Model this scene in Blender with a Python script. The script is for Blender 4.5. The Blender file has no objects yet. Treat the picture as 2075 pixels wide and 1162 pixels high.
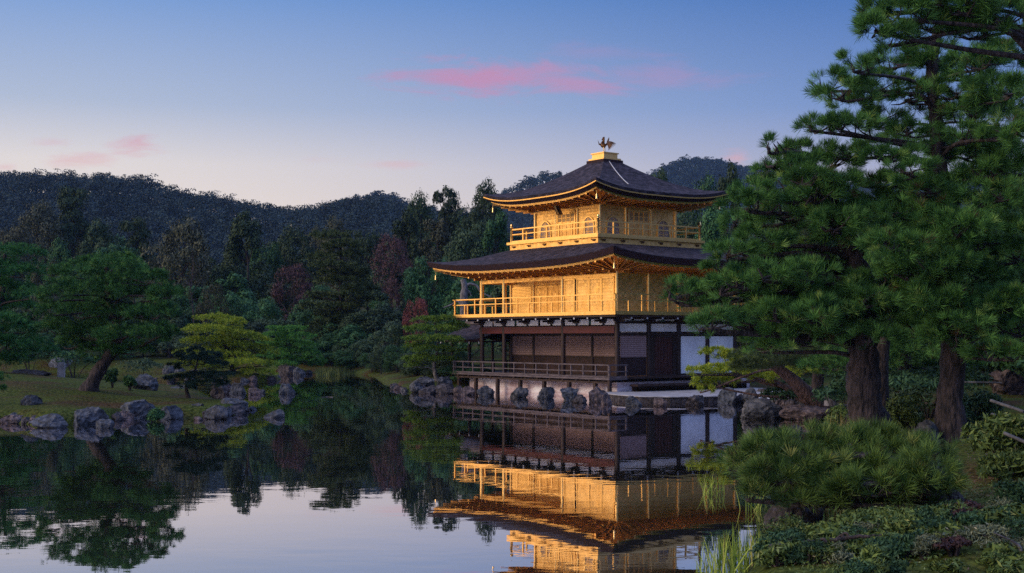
import bpy, math, random
import numpy as np
from math import sin, cos, pi, radians, sqrt

# ------------------------------------------------------------------ camera
sc = bpy.context.scene
COL = sc.collection
F, Y0, H = 2600.0, 684.7, 2.968            # focal length in photo pixels, horizon row, eye height above the pond
cam_d = bpy.data.cameras.new("camera")
cam = bpy.data.objects.new("camera", cam_d); COL.objects.link(cam)
cam_d.sensor_width = 36.0
cam_d.lens = F / 2075.0 * 36.0
cam_d.shift_y = (Y0 - 581.0) / 2075.0
cam_d.clip_end = 6000.0
cam_d.clip_start = 0.1
cam.location = (0, 0, H); cam.rotation_euler = (pi / 2, 0, 0)
sc.camera = cam
sc.view_settings.view_transform = 'Standard'
sc.view_settings.look = 'None'
sc.view_settings.exposure = 0.0
sc.view_settings.gamma = 1.0
sc.cycles.use_denoising = False
sc.cycles.max_bounces = 8
sc.cycles.transparent_max_bounces = 8

# ------------------------------------------------------------------ dusk sky
def build_world():
    w = bpy.data.worlds.new("World"); sc.world = w; w.use_nodes = True
    nt = w.node_tree; N = nt.nodes; L = nt.links
    bg = N["Background"]
    def math_(op, a, b=None, c=None, clamp=False):
        n = N.new("ShaderNodeMath"); n.operation = op; n.use_clamp = clamp
        for i, v in enumerate((a, b, c)):
            if v is None: continue
            if isinstance(v, (int, float)): n.inputs[i].default_value = v
            else: L.new(v, n.inputs[i])
        return n.outputs[0]
    def sstep(v, a, b):
        n = N.new("ShaderNodeMapRange"); n.interpolation_type = 'SMOOTHSTEP'
        L.new(v, n.inputs[0]); n.inputs[1].default_value = a; n.inputs[2].default_value = b
        return n.outputs[0]
    def ramp(v, stops):
        n = N.new("ShaderNodeValToRGB"); cr = n.color_ramp
        while len(cr.elements) < len(stops): cr.elements.new(0.5)
        for el, (p, c) in zip(cr.elements, stops):
            el.position = p; el.color = (*c, 1)
        L.new(v, n.inputs[0]); return n.outputs[0]
    def mix(f, a, b):
        n = N.new("ShaderNodeMix"); n.data_type = 'RGBA'
        if isinstance(f, (int, float)): n.inputs[0].default_value = f
        else: L.new(f, n.inputs[0])
        for i, v in ((6, a), (7, b)):
            if isinstance(v, tuple): n.inputs[i].default_value = (*v, 1)
            else: L.new(v, n.inputs[i])
        return n.outputs[2]
    tc = N.new("ShaderNodeTexCoord")
    sep = N.new("ShaderNodeSeparateXYZ"); L.new(tc.outputs["Generated"], sep.inputs[0])
    x, y, z = sep.outputs
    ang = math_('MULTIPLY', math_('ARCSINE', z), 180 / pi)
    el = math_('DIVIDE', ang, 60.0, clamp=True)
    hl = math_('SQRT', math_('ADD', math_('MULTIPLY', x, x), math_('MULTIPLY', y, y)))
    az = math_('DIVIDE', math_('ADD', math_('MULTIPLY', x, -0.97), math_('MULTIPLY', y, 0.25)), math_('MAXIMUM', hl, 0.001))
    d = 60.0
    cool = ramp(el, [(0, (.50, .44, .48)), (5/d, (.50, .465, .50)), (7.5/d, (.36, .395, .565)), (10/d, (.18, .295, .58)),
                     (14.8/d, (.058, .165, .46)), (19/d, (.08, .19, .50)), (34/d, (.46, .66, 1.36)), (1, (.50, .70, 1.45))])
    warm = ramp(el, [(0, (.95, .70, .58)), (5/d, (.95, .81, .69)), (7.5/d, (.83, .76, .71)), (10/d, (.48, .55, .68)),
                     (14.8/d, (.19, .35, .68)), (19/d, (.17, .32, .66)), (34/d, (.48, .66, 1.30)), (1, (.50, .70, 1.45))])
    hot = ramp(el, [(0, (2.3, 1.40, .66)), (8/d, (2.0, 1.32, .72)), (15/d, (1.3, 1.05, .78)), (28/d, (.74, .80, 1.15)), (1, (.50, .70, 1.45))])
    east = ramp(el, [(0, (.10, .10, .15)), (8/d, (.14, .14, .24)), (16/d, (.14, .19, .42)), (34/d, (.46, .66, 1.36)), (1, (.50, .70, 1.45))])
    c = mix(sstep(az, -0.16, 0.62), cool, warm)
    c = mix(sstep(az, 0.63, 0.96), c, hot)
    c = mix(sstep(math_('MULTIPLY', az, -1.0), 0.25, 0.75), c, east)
    # pink evening clouds, as ragged ellipses on the far sky (U, V: direction against due north)
    yy = math_('MAXIMUM', y, 0.05)
    U = math_('DIVIDE', x, yy); V = math_('DIVIDE', z, yy)
    cmb = N.new("ShaderNodeCombineXYZ"); L.new(math_('MULTIPLY', U, 14.0), cmb.inputs[0]); L.new(math_('MULTIPLY', V, 60.0), cmb.inputs[1])
    nz = N.new("ShaderNodeTexNoise"); nz.inputs["Scale"].default_value = 1.0; nz.inputs["Detail"].default_value = 7; nz.inputs["Roughness"].default_value = .68
    nz.inputs["Distortion"].default_value = .5
    L.new(cmb.outputs[0], nz.inputs["Vector"])
    nv = math_('SUBTRACT', nz.outputs[0], 0.5)
    P = lambda px, py: ((px - 1037.5) / F, (Y0 - py) / F)
    clouds = [(960, 162, 205, 50, .80, 0), (1100, 158, 280, 46, .62, -.02), (1300, 154, 230, 42, .30, 0), (1220, 110, 170, 30, .16, .0),
              (285, 292, 78, 28, .62, .0), (150, 325, 90, 20, .42, 0), (110, 288, 60, 14, .25, 0), (10, 338, 60, 16, .45, 0),
              (1495, 322, 40, 22, .55, 0), (815, 335, 80, 14, .32, 0), (640, 322, 60, 12, .12, 0)]
    tot = None
    for px, py, a, b, s, sl in clouds:
        u0, v0 = P(px, py)
        du = math_('DIVIDE', math_('SUBTRACT', U, u0), a / F)
        dv = math_('DIVIDE', math_('SUBTRACT', V, v0), b / F)
        r = math_('SQRT', math_('ADD', math_('MULTIPLY', du, du), math_('MULTIPLY', dv, dv)))
        m = math_('ADD', math_('SUBTRACT', 1.0, r), math_('MULTIPLY', nv, 2.7))
        m = math_('MULTIPLY', sstep(m, 0.0, 1.0), s)
        tot = m if tot is None else math_('MAXIMUM', tot, m)
    front = math_('GREATER_THAN', y, 0.2)
    tot = math_('MULTIPLY', tot, front)
    pink = mix(sstep(V, .13, .19), (.82, .44, .44), (.62, .275, .44))
    c = mix(tot, c, pink)
    # below the horizon: dim earth
    c = mix(sstep(z, -0.03, 0.0), (.02, .025, .03), c)
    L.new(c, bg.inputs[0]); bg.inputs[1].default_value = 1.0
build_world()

# the glow of the sun that has just gone down, low on the left
sun_d = bpy.data.lights.new("sunset_glow", 'SUN'); sun_d.energy = 2.2; sun_d.angle = radians(30); sun_d.color = (1.0, .80, .54)
sun = bpy.data.objects.new("sunset_glow", sun_d); COL.objects.link(sun)
from mathutils import Vector
sun.rotation_euler = Vector((.80, .40, -.50)).to_track_quat('-Z', 'Y').to_euler()

# ------------------------------------------------------------------ helpers
def W(px, py, Y):                     # a photo point at distance Y, as a point of the place
    return np.array([(px - 1037.5) / F * Y, Y, H + (Y0 - py) / F * Y])
def Wz(px, py, z=0.0):                # a photo point on the level z
    Y = (H - z) * F / (py - Y0)
    return np.array([(px - 1037.5) / F * Y, Y, z])

def mesh_np(name, V, Fs, mat, parent=None, smooth=False, loc=None):
    me = bpy.data.meshes.new(name)
    if not isinstance(Fs, list): Fs = [Fs]
    Fs = [np.asarray(f, dtype=np.int32) for f in Fs if len(f)]
    V = np.asarray(V, dtype=np.float32)
    me.vertices.add(len(V)); me.vertices.foreach_set("co", V.ravel())
    nl = sum(f.size for f in Fs); nf = sum(len(f) for f in Fs)
    me.loops.add(nl); me.polygons.add(nf)
    me.loops.foreach_set("vertex_index", np.concatenate([f.ravel() for f in Fs]))
    tot = np.concatenate([np.full(len(f), f.shape[1], dtype=np.int32) for f in Fs])
    st = np.concatenate([[0], np.cumsum(tot)[:-1]]).astype(np.int32)
    me.polygons.foreach_set("loop_start", st)
    me.polygons.foreach_set("use_smooth", np.full(nf, smooth, dtype=bool))
    me.update(calc_edges=True)
    if mat: me.materials.append(mat)
    o = bpy.data.objects.new(name, me); COL.objects.link(o)
    if parent: o.parent = parent
    if loc is not None: o.location = loc
    return o

class MB:                              # collects shapes and links them as one mesh
    def __init__(s): s.v = []; s.f = {}; s.n = 0
    def add(s, V, Fc):
        V = np.asarray(V, float); Fc = np.asarray(Fc, int)
        s.v.append(V); s.f.setdefault(Fc.shape[1], []).append(Fc + s.n); s.n += len(V)
    def box(s, x0, x1, y0, y1, z0, z1):
        if x0 > x1: x0, x1 = x1, x0
        if y0 > y1: y0, y1 = y1, y0
        V = [(x, y, z) for z in (z0, z1) for y in (y0, y1) for x in (x0, x1)]
        s.add(V, [(0, 2, 3, 1), (4, 5, 7, 6), (0, 1, 5, 4), (2, 6, 7, 3), (0, 4, 6, 2), (1, 3, 7, 5)])
    def tube(s, pts, rad, n=8, cap=True):
        V, Q, T = tube_np(pts, rad, n)
        s.add(V, Q)
        if cap: 
            k = len(V) - n
            s.add(V[:n], [tuple(range(n))[::-1]]); s.add(V[k:], [tuple(range(n))])
    def bar(s, a, b, w, h):            # square bar from a to b
        a = np.array(a, float); b = np.array(b, float); d = b - a; d /= np.linalg.norm(d)
        up = np.array([0, 0, 1.0]); 
        if abs(d[2]) > .95: up = np.array([0, 1.0, 0])
        sd = np.cross(d, up); sd /= np.linalg.norm(sd); up = np.cross(sd, d)
        V = []
        for p in (a, b):
            for i, j in ((-1, -1), (1, -1), (1, 1), (-1, 1)): V.append(p + sd * w / 2 * i + up * h / 2 * j)
        s.add(V, [(3, 2, 1, 0), (4, 5, 6, 7), (0, 1, 5, 4), (1, 2, 6, 5), (2, 3, 7, 6), (3, 0, 4, 7)])
    def grid(s, G, flip=False):
        G = np.asarray(G, float); a, b = G.shape[:2]
        i = np.arange(a * b).reshape(a, b)
        q = np.stack([i[:-1, :-1], i[1:, :-1], i[1:, 1:], i[:-1, 1:]], -1).reshape(-1, 4)
        s.add(G.reshape(-1, 3), q[:, ::-1] if flip else q)
    def build(s, name, mat, parent=None, smooth=False, loc=None):
        return mesh_np(name, np.concatenate(s.v), [np.concatenate(f) for f in s.f.values()], mat, parent, smooth, loc)

def tube_np(pts, rad, n=8):
    pts = np.asarray(pts, float); m = len(pts)
    rad = np.full(m, rad) if np.isscalar(rad) else np.asarray(rad, float)
    t = np.gradient(pts, axis=0); t /= np.linalg.norm(t, axis=1)[:, None] + 1e-9
    ref = np.array([0, 0, 1.0]) if abs(t[0, 2]) < .9 else np.array([1.0, 0, 0])
    u = np.cross(t[0], ref); u /= np.linalg.norm(u)
    V = []
    a = np.arange(n) * 2 * pi / n
    for i in range(m):
        u = u - t[i] * (u @ t[i]); u /= np.linalg.norm(u) + 1e-9
        w = np.cross(t[i], u)
        V.append(pts[i] + rad[i] * (np.cos(a)[:, None] * u + np.sin(a)[:, None] * w))
    V = np.concatenate(V)
    i = np.arange(m * n).reshape(m, n); j = np.roll(i, -1, 1)
    Q = np.stack([i[:-1], j[:-1], j[1:], i[1:]], -1).reshape(-1, 4)
    return V, Q, None

def curve(pts, k=6):                   # smooth path through a few points
    pts = np.asarray(pts, float); P = np.vstack([2 * pts[0] - pts[1], pts, 2 * pts[-1] - pts[-2]]); out = []
    for i in range(1, len(P) - 2):
        for t in np.arange(k) / k:
            a, b, c, d = P[i - 1], P[i], P[i + 1], P[i + 2]
            out.append(.5 * (2 * b + (c - a) * t + (2 * a - 5 * b + 4 * c - d) * t * t + (3 * b - a - 3 * c + d) * t ** 3))
    out.append(pts[-1]); return np.array(out)

def tag(o, label=None, cat=None, group=None, kind=None):
    if label: o["label"] = label
    if cat: o["category"] = cat
    if group: o["group"] = group
    if kind: o["kind"] = kind
    return o
def thing(name, label, cat, loc=(0, 0, 0), rz=0.0, group=None):
    o = bpy.data.objects.new(name, None); COL.objects.link(o); o.empty_display_size = .3
    o.location = loc; o.rotation_euler = (0, 0, rz)
    return tag(o, label, cat, group)
def copy_tree(o, parent=None):
    c = o.copy(); COL.objects.link(c)
    if parent: c.parent = parent
    for ch in list(o.children): copy_tree(ch, c)
    return c

# ------------------------------------------------------------------ materials
def newmat(name):
    m = bpy.data.materials.new(name); m.use_nodes = True
    nt = m.node_tree; return m, nt, nt.nodes, nt.links, nt.nodes["Principled BSDF"]
def mat_noise(name, c1, c2, scale=4.0, rough=.7, metal=0.0, bump=.3, bscale=None, detail=6, stretch=(1, 1, 1), spec=.3, c3=None, bdist=.02):
    m, nt, N, L, b = newmat(name)
    tc = N.new("ShaderNodeTexCoord"); mp = N.new("ShaderNodeMapping"); mp.inputs["Scale"].default_value = stretch
    L.new(tc.outputs["Object"], mp.inputs[0])
    nz = N.new("ShaderNodeTexNoise"); nz.inputs["Scale"].default_value = scale; nz.inputs["Detail"].default_value = detail; nz.inputs["Roughness"].default_value = .62
    L.new(mp.outputs[0], nz.inputs[0])
    r = N.new("ShaderNodeValToRGB"); r.color_ramp.elements[0].position = .36; r.color_ramp.elements[1].position = .72 if c3 else .66
    r.color_ramp.elements[0].color = (*c1, 1); r.color_ramp.elements[1].color = (*c2, 1)
    if c3: e = r.color_ramp.elements.new(.5); e.color = (*c3, 1)
    L.new(nz.outputs[0], r.inputs[0]); L.new(r.outputs[0], b.inputs["Base Color"])
    b.inputs["Roughness"].default_value = rough; b.inputs["Metallic"].default_value = metal
    b.inputs["Specular IOR Level"].default_value = spec
    if bump:
        n2 = N.new("ShaderNodeTexNoise"); n2.inputs["Scale"].default_value = bscale or scale * 3; n2.inputs["Detail"].default_value = 6
        L.new(mp.outputs[0], n2.inputs[0])
        bp = N.new("ShaderNodeBump"); bp.inputs["Strength"].default_value = bump; bp.inputs["Distance"].default_value = bdist
        L.new(n2.outputs[0], bp.inputs["Height"]); L.new(bp.outputs[0], b.inputs["Normal"])
    return m
def mat_leaf(name, c1, c2, obj_var=.25, nscale=.5, rough=.6, tip=None, dead=False, patch=False):
    # leaves: each leaf or tuft its own tint between c1 and c2, each tree a little lighter or darker
    m, nt, N, L, b = newmat(name)
    g = N.new("ShaderNodeNewGeometry"); oi = N.new("ShaderNodeObjectInfo")
    r = N.new("ShaderNodeValToRGB"); r.color_ramp.elements[0].color = (*c1, 1); r.color_ramp.elements[1].color = (*c2, 1)
    if tip: e = r.color_ramp.elements.new(.93); e.color = (*c2, 1); r.color_ramp.elements[-1].color = (*tip, 1)
    if dead: e = r.color_ramp.elements.new(.035); e.color = (*c1, 1); r.color_ramp.elements[0].color = (.11, .065, .03, 1)
    L.new(g.outputs["Random Per Island"], r.inputs[0])
    hs = N.new("ShaderNodeHueSaturation")
    mr = N.new("ShaderNodeMapRange"); mr.inputs[3].default_value = 1 - obj_var; mr.inputs[4].default_value = 1 + obj_var
    L.new(oi.outputs["Random"], mr.inputs[0]); L.new(mr.outputs[0], hs.inputs["Value"])
    L.new(r.outputs[0], hs.inputs["Color"]); L.new(hs.outputs[0], b.inputs["Base Color"])
    if patch:                           # whole crowns differ in tone across the far wood
        tc = N.new("ShaderNodeTexCoord"); nz = N.new("ShaderNodeTexNoise"); nz.inputs["Scale"].default_value = .13; nz.inputs["Detail"].default_value = 2
        L.new(tc.outputs["Object"], nz.inputs[0]); m2 = N.new("ShaderNodeMapRange"); m2.inputs[1].default_value = .32; m2.inputs[2].default_value = .68; m2.inputs[3].default_value = .45; m2.inputs[4].default_value = 1.9
        L.new(nz.outputs[0], m2.inputs[0]); L.new(m2.outputs[0], hs.inputs["Value"])
    b.inputs["Roughness"].default_value = rough; b.inputs["Specular IOR Level"].default_value = .12
    return m

M = {}
M['gold'] = mat_noise('gold_leaf', (.86, .53, .17), (1.0, .67, .27), 3.0, .42, 1.0, .15, 14)
M['gold_bright'] = mat_noise('gold_trim', (.92, .59, .20), (1.0, .70, .28), 5.0, .36, 1.0, .05, 20)
def gold_plank():
    m = mat_noise('gold_planks', (.88, .56, .19), (1.0, .69, .28), 2.2, .42, 1.0, 0)
    nt = m.node_tree; N = nt.nodes; L = nt.links; b = N["Principled BSDF"]
    tc = N.new("ShaderNodeTexCoord"); sp = N.new("ShaderNodeSeparateXYZ"); L.new(tc.outputs["Object"], sp.inputs[0])
    f = N.new("ShaderNodeMath"); f.operation = 'MULTIPLY'; f.inputs[1].default_value = 1 / .17; L.new(sp.outputs[2], f.inputs[0])
    fr = N.new("ShaderNodeMath"); fr.operation = 'FRACT'; L.new(f.outputs[0], fr.inputs[0])
    pw = N.new("ShaderNodeMath"); pw.operation = 'POWER'; pw.inputs[1].default_value = 5; L.new(fr.outputs[0], pw.inputs[0])
    nz = N.new("ShaderNodeTexNoise"); nz.inputs["Scale"].default_value = 9; nz.inputs["Detail"].default_value = 5; L.new(tc.outputs["Object"], nz.inputs[0])
    ad = N.new("ShaderNodeMath"); ad.operation = 'MULTIPLY_ADD'; ad.inputs[1].default_value = .5; L.new(nz.outputs[0], ad.inputs[0]); L.new(pw.outputs[0], ad.inputs[2])
    bp = N.new("ShaderNodeBump"); bp.inputs["Strength"].default_value = .30; bp.inputs["Distance"].default_value = .02; bp.invert = True
    L.new(ad.outputs[0], bp.inputs["Height"]); L.new(bp.outputs[0], b.inputs["Normal"])
    return m
M['gold_planks'] = gold_plank()
def leaf_seams(m):                      # gold leaf is laid in small squares, each a little different in tone and sheen
    nt = m.node_tree; N = nt.nodes; L = nt.links; b = N["Principled BSDF"]; src = b.inputs["Base Color"].links[0].from_socket
    tc = N.new("ShaderNodeTexCoord"); v = N.new("ShaderNodeTexVoronoi"); v.inputs["Scale"].default_value = 6.5; v.inputs["Randomness"].default_value = .12; v.distance = 'CHEBYCHEV'
    L.new(tc.outputs["Object"], v.inputs["Vector"]); sp = N.new("ShaderNodeSeparateColor"); L.new(v.outputs["Color"], sp.inputs[0])
    mr = N.new("ShaderNodeMapRange"); mr.inputs[3].default_value = .86; mr.inputs[4].default_value = 1.05; L.new(sp.outputs[0], mr.inputs[0])
    hs = N.new("ShaderNodeHueSaturation"); L.new(src, hs.inputs["Color"]); L.new(mr.outputs[0], hs.inputs["Value"]); L.new(hs.outputs[0], b.inputs["Base Color"])
    m2 = N.new("ShaderNodeMapRange"); m2.inputs[3].default_value = .34; m2.inputs[4].default_value = .52; L.new(sp.outputs[1], m2.inputs[0]); L.new(m2.outputs[0], b.inputs["Roughness"])
leaf_seams(M['gold']); leaf_seams(M['gold_planks'])
M['dark_wood'] = mat_noise('dark_timber', (.018, .010, .009), (.045, .024, .020), 3, .55, 0, .2, 20, stretch=(1, 1, .25))
M['red_wood'] = mat_noise('red_brown_beam', (.050, .007, .010), (.095, .014, .018), 3, .5, 0, .15, 12, stretch=(.4, .4, 1))
M['deck_wood'] = mat_noise('weathered_deck_timber', (.05, .038, .042), (.13, .10, .105), 4, .6, 0, .25, 16, stretch=(.5, .5, 2))
M['door_wood'] = mat_noise('dark_red_door', (.03, .010, .009), (.075, .026, .022), 5, .5, 0, .2, 18, stretch=(2, 2, .3))
M['board'] = mat_noise('dark_lower_board', (.014, .006, .006), (.036, .014, .014), 5, .6, 0, .2, 18)
M['plaster'] = mat_noise('white_plaster', (.62, .62, .66), (.84, .84, .86), .9, .8, 0, .05, 8, spec=.2)
M['base_plaster'] = mat_noise('stained_base_plaster', (.32, .22, .23), (.76, .74, .77), 1.4, .85, 0, .3, 10, stretch=(.5, .5, 1.8), c3=(.54, .43, .45), spec=.2)
M['shingle'] = mat_noise('cypress_bark_shingles', (.008, .006, .008), (.085, .066, .080), 3.2, .9, 0, 1.0, 12, stretch=(1, 1, 2.5), spec=.2, bdist=.06, detail=14, c3=(.030, .022, .028))
M['shingle_edge'] = mat_noise('shingle_edge', (.012, .006, .008), (.045, .018, .020), 6, .75, 0, .4, 40, stretch=(1, 1, 5), spec=.2)
M['metal_dark'] = mat_noise('aged_bronze', (.05, .025, .015), (.16, .085, .04), 8, .45, .9, .2)
M['white_paint'] = mat_noise('white_paint', (.34, .34, .37), (.48, .48, .50), 6, .6, 0, 0)
M['wire'] = mat_noise('bright_wire', (.5, .48, .46), (.65, .62, .58), 6, .5, .3, 0)
M['pane'] = mat_noise('window_paper', (.20, .20, .25), (.32, .31, .36), 3, .5, 0, 0)
M['door_panel'] = mat_noise('dulled_gold_panel', (.36, .25, .13), (.50, .36, .18), 4, .5, .7, .1)
M['stone'] = mat_noise('lichened_rock', (.012, .013, .016), (.14, .135, .14), 4.0, .85, 0, .7, 12, c3=(.048, .050, .056), bdist=.08, detail=9)
M['stone_blue'] = mat_noise('blue_grey_rock', (.012, .014, .018), (.13, .135, .15), 4.5, .8, 0, .7, 13, c3=(.050, .056, .068), bdist=.08, detail=9)
M['stone_brown'] = mat_noise('brown_rock', (.025, .019, .020), (.20, .15, .14), 4.5, .85, 0, 1.0, 9, c3=(.070, .052, .054), bdist=.08, detail=9)
M['stone_dark'] = mat_noise('wet_dark_rock', (.012, .010, .012), (.10, .085, .085), 5.0, .75, 0, 1.0, 9, c3=(.035, .028, .03), bdist=.08, detail=9)
M['slab'] = mat_noise('pale_landing_stone', (.20, .19, .19), (.38, .36, .36), 2.5, .8, 0, .5, 9, spec=.2)
M['gravel'] = mat_noise('white_gravel', (.42, .42, .44), (.66, .66, .68), 18, .9, 0, .8, 40)
M['bark'] = mat_noise('pine_bark', (.008, .007, .008), (.085, .062, .062), 6, .85, 0, 1.0, 9, stretch=(1.6, 1.6, .45), c3=(.034, .026, .026), bdist=.10, detail=8)
M['bark_red'] = mat_noise('red_pine_bark', (.03, .018, .017), (.14, .085, .072), 5, .85, 0, 1.0, 9, stretch=(1.6, 1.6, .5), bdist=.08)
M['bark_grey'] = mat_noise('grey_bark', (.035, .032, .035), (.20, .185, .19), 5, .85, 0, .8, 12, stretch=(1, 1, .6), bdist=.03)
M['bark_far'] = mat_noise('far_bark', (.02, .016, .016), (.05, .04, .04), 2, .9, 0, 0)
M['needle'] = mat_leaf('pine_needles', (.008, .044, .013), (.100, .235, .052), .08, tip=(.25, .36, .08), dead=True)
M['needle_low'] = mat_leaf('low_pine_needles', (.016, .050, .012), (.13, .21, .045), .08, tip=(.28, .30, .09), dead=True)
M['needle_mid'] = mat_leaf('island_pine_needles', (.006, .036, .012), (.066, .175, .040), .10, tip=(.14, .23, .05))
M['needle_dark'] = mat_leaf('dark_pine_needles', (.008, .024, .018), (.024, .055, .034), .10)
M['needle_yellow'] = mat_leaf('yellow_green_needles', (.08, .14, .012), (.36, .42, .040), .06)
M['needle_green'] = mat_leaf('fresh_green_needles', (.016, .080, .022), (.065, .20, .050), .06)
M['needle_fresh'] = mat_leaf('bright_fresh_needles', (.025, .10, .018), (.115, .28, .050), .05)
M['needle_lime'] = mat_leaf('lime_green_needles', (.035, .09, .014), (.17, .26, .040), .05)
M['needle_olive'] = mat_leaf('olive_needles', (.022, .040, .016), (.075, .105, .036), .10)
M['leaf_dark'] = mat_leaf('dark_broad_leaves', (.012, .030, .013), (.060, .094, .044), .35)
M['leaf_brown'] = mat_leaf('brownish_broad_leaves', (.018, .026, .013), (.094, .096, .054), .3)
M['leaf_green'] = mat_leaf('deep_green_leaves', (.012, .044, .016), (.060, .140, .048), .3)
M['leaf_red'] = mat_leaf('dull_red_leaves', (.035, .018, .020), (.13, .070, .070), .2)
M['leaf_maple'] = mat_leaf('red_maple_leaves', (.09, .022, .022), (.22, .075, .065), .1)
M['leaf_far'] = mat_leaf('far_hill_leaves', (.014, .026, .026), (.024, .042, .042), 0, patch=True)
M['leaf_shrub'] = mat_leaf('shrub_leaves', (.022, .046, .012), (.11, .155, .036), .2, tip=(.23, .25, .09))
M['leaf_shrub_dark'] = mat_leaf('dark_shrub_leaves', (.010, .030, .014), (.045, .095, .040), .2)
M['leaf_pale'] = mat_leaf('grey_green_leaves', (.05, .07, .04), (.15, .17, .10), .2, tip=(.24, .22, .14))
M['leaf_wine'] = mat_leaf('wine_red_shrub_leaves', (.022, .014, .014), (.075, .038, .036), .2)
M['bamboo'] = mat_noise('weathered_bamboo', (.035, .035, .038), (.11, .105, .105), 6, .7, 0, .3, 14, stretch=(.3, 1, 1))
M['leaf_litter'] = mat_leaf('fallen_leaves', (.035, .022, .016), (.16, .10, .07), 0)
M['reed'] = mat_leaf('reed_blades', (.09, .16, .02), (.30, .36, .06), .1, tip=(.40, .34, .12))
M['reed_far'] = mat_leaf('far_reed_blades', (.03, .045, .012), (.10, .12, .030), .1)
M['reed_dry'] = mat_leaf('dry_reed_blades', (.13, .12, .035), (.30, .24, .10), .1)
def moss_mat():
    m = mat_noise('moss_and_litter', (.018, .020, .008), (.12, .11, .062), 9, .95, 0, 1.0, 7, spec=.05, bdist=.10, detail=10, c3=(.056, .055, .026))
    nt = m.node_tree; N = nt.nodes; L = nt.links; b = N["Principled BSDF"]; src = b.inputs["Base Color"].links[0].from_socket
    tc = N.new("ShaderNodeTexCoord"); nz = N.new("ShaderNodeTexNoise"); nz.inputs["Scale"].default_value = .32; nz.inputs["Detail"].default_value = 7; nz.inputs["Roughness"].default_value = .65
    L.new(tc.outputs["Object"], nz.inputs[0]); r = N.new("ShaderNodeValToRGB"); r.color_ramp.elements[0].position = .47; r.color_ramp.elements[1].position = .64
    r.color_ramp.elements[0].color = (.85, 1.12, .45, 1); r.color_ramp.elements[1].color = (1.0, .62, .58, 1); L.new(nz.outputs[0], r.inputs[0])
    mx = N.new("ShaderNodeMix"); mx.data_type = 'RGBA'; mx.blend_type = 'MULTIPLY'; mx.inputs[0].default_value = 1
    L.new(src, mx.inputs[6]); L.new(r.outputs[0], mx.inputs[7]); L.new(mx.outputs[2], b.inputs["Base Color"]); return m
M['moss'] = moss_mat()
M['soffit'] = mat_noise('shaded_gold_eaves', (.42, .20, .05), (.66, .36, .11), 3.0, .45, 1.0, .1, 14)  # gold darkened to deep orange: eave shade and gold-on-gold bounce put into the colour
M['hill'] = mat_noise('wooded_slope', (.010, .014, .013), (.022, .030, .024), .08, .95, 0, 0, spec=.05)

def lattice(name, axis):
    m, nt, N, L, b = newmat(name)
    tc = N.new("ShaderNodeTexCoord"); sp = N.new("ShaderNodeSeparateXYZ"); L.new(tc.outputs["Object"], sp.inputs[0])
    outs = []
    for a in (axis, 2):
        f = N.new("ShaderNodeMath"); f.operation = 'MULTIPLY'; f.inputs[1].default_value = 1 / .10; L.new(sp.outputs[a], f.inputs[0])
        fr = N.new("ShaderNodeMath"); fr.operation = 'FRACT'; L.new(f.outputs[0], fr.inputs[0])
        g = N.new("ShaderNodeMath"); g.operation = 'LESS_THAN'; g.inputs[1].default_value = .34; L.new(fr.outputs[0], g.inputs[0]); outs.append(g)
    mx = N.new("ShaderNodeMath"); mx.operation = 'MAXIMUM'; L.new(outs[0].outputs[0], mx.inputs[0]); L.new(outs[1].outputs[0], mx.inputs[1])
    mi = N.new("ShaderNodeMix"); mi.data_type = 'RGBA'; L.new(mx.outputs[0], mi.inputs[0])
    mi.inputs[6].default_value = (.29, .195, .19, 1); mi.inputs[7].default_value = (.16, .09, .088, 1)
    L.new(mi.outputs[2], b.inputs["Base Color"]); b.inputs["Roughness"].default_value = .7
    bp = N.new("ShaderNodeBump"); bp.inputs["Strength"].default_value = .2; bp.inputs["Distance"].default_value = .02
    L.new(mx.outputs[0], bp.inputs["Height"]); L.new(bp.outputs[0], b.inputs["Normal"])
    return m
M['lat_x'] = lattice('lattice_shutter_south', 0); M['lat_y'] = lattice('lattice_shutter_east', 1)

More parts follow.
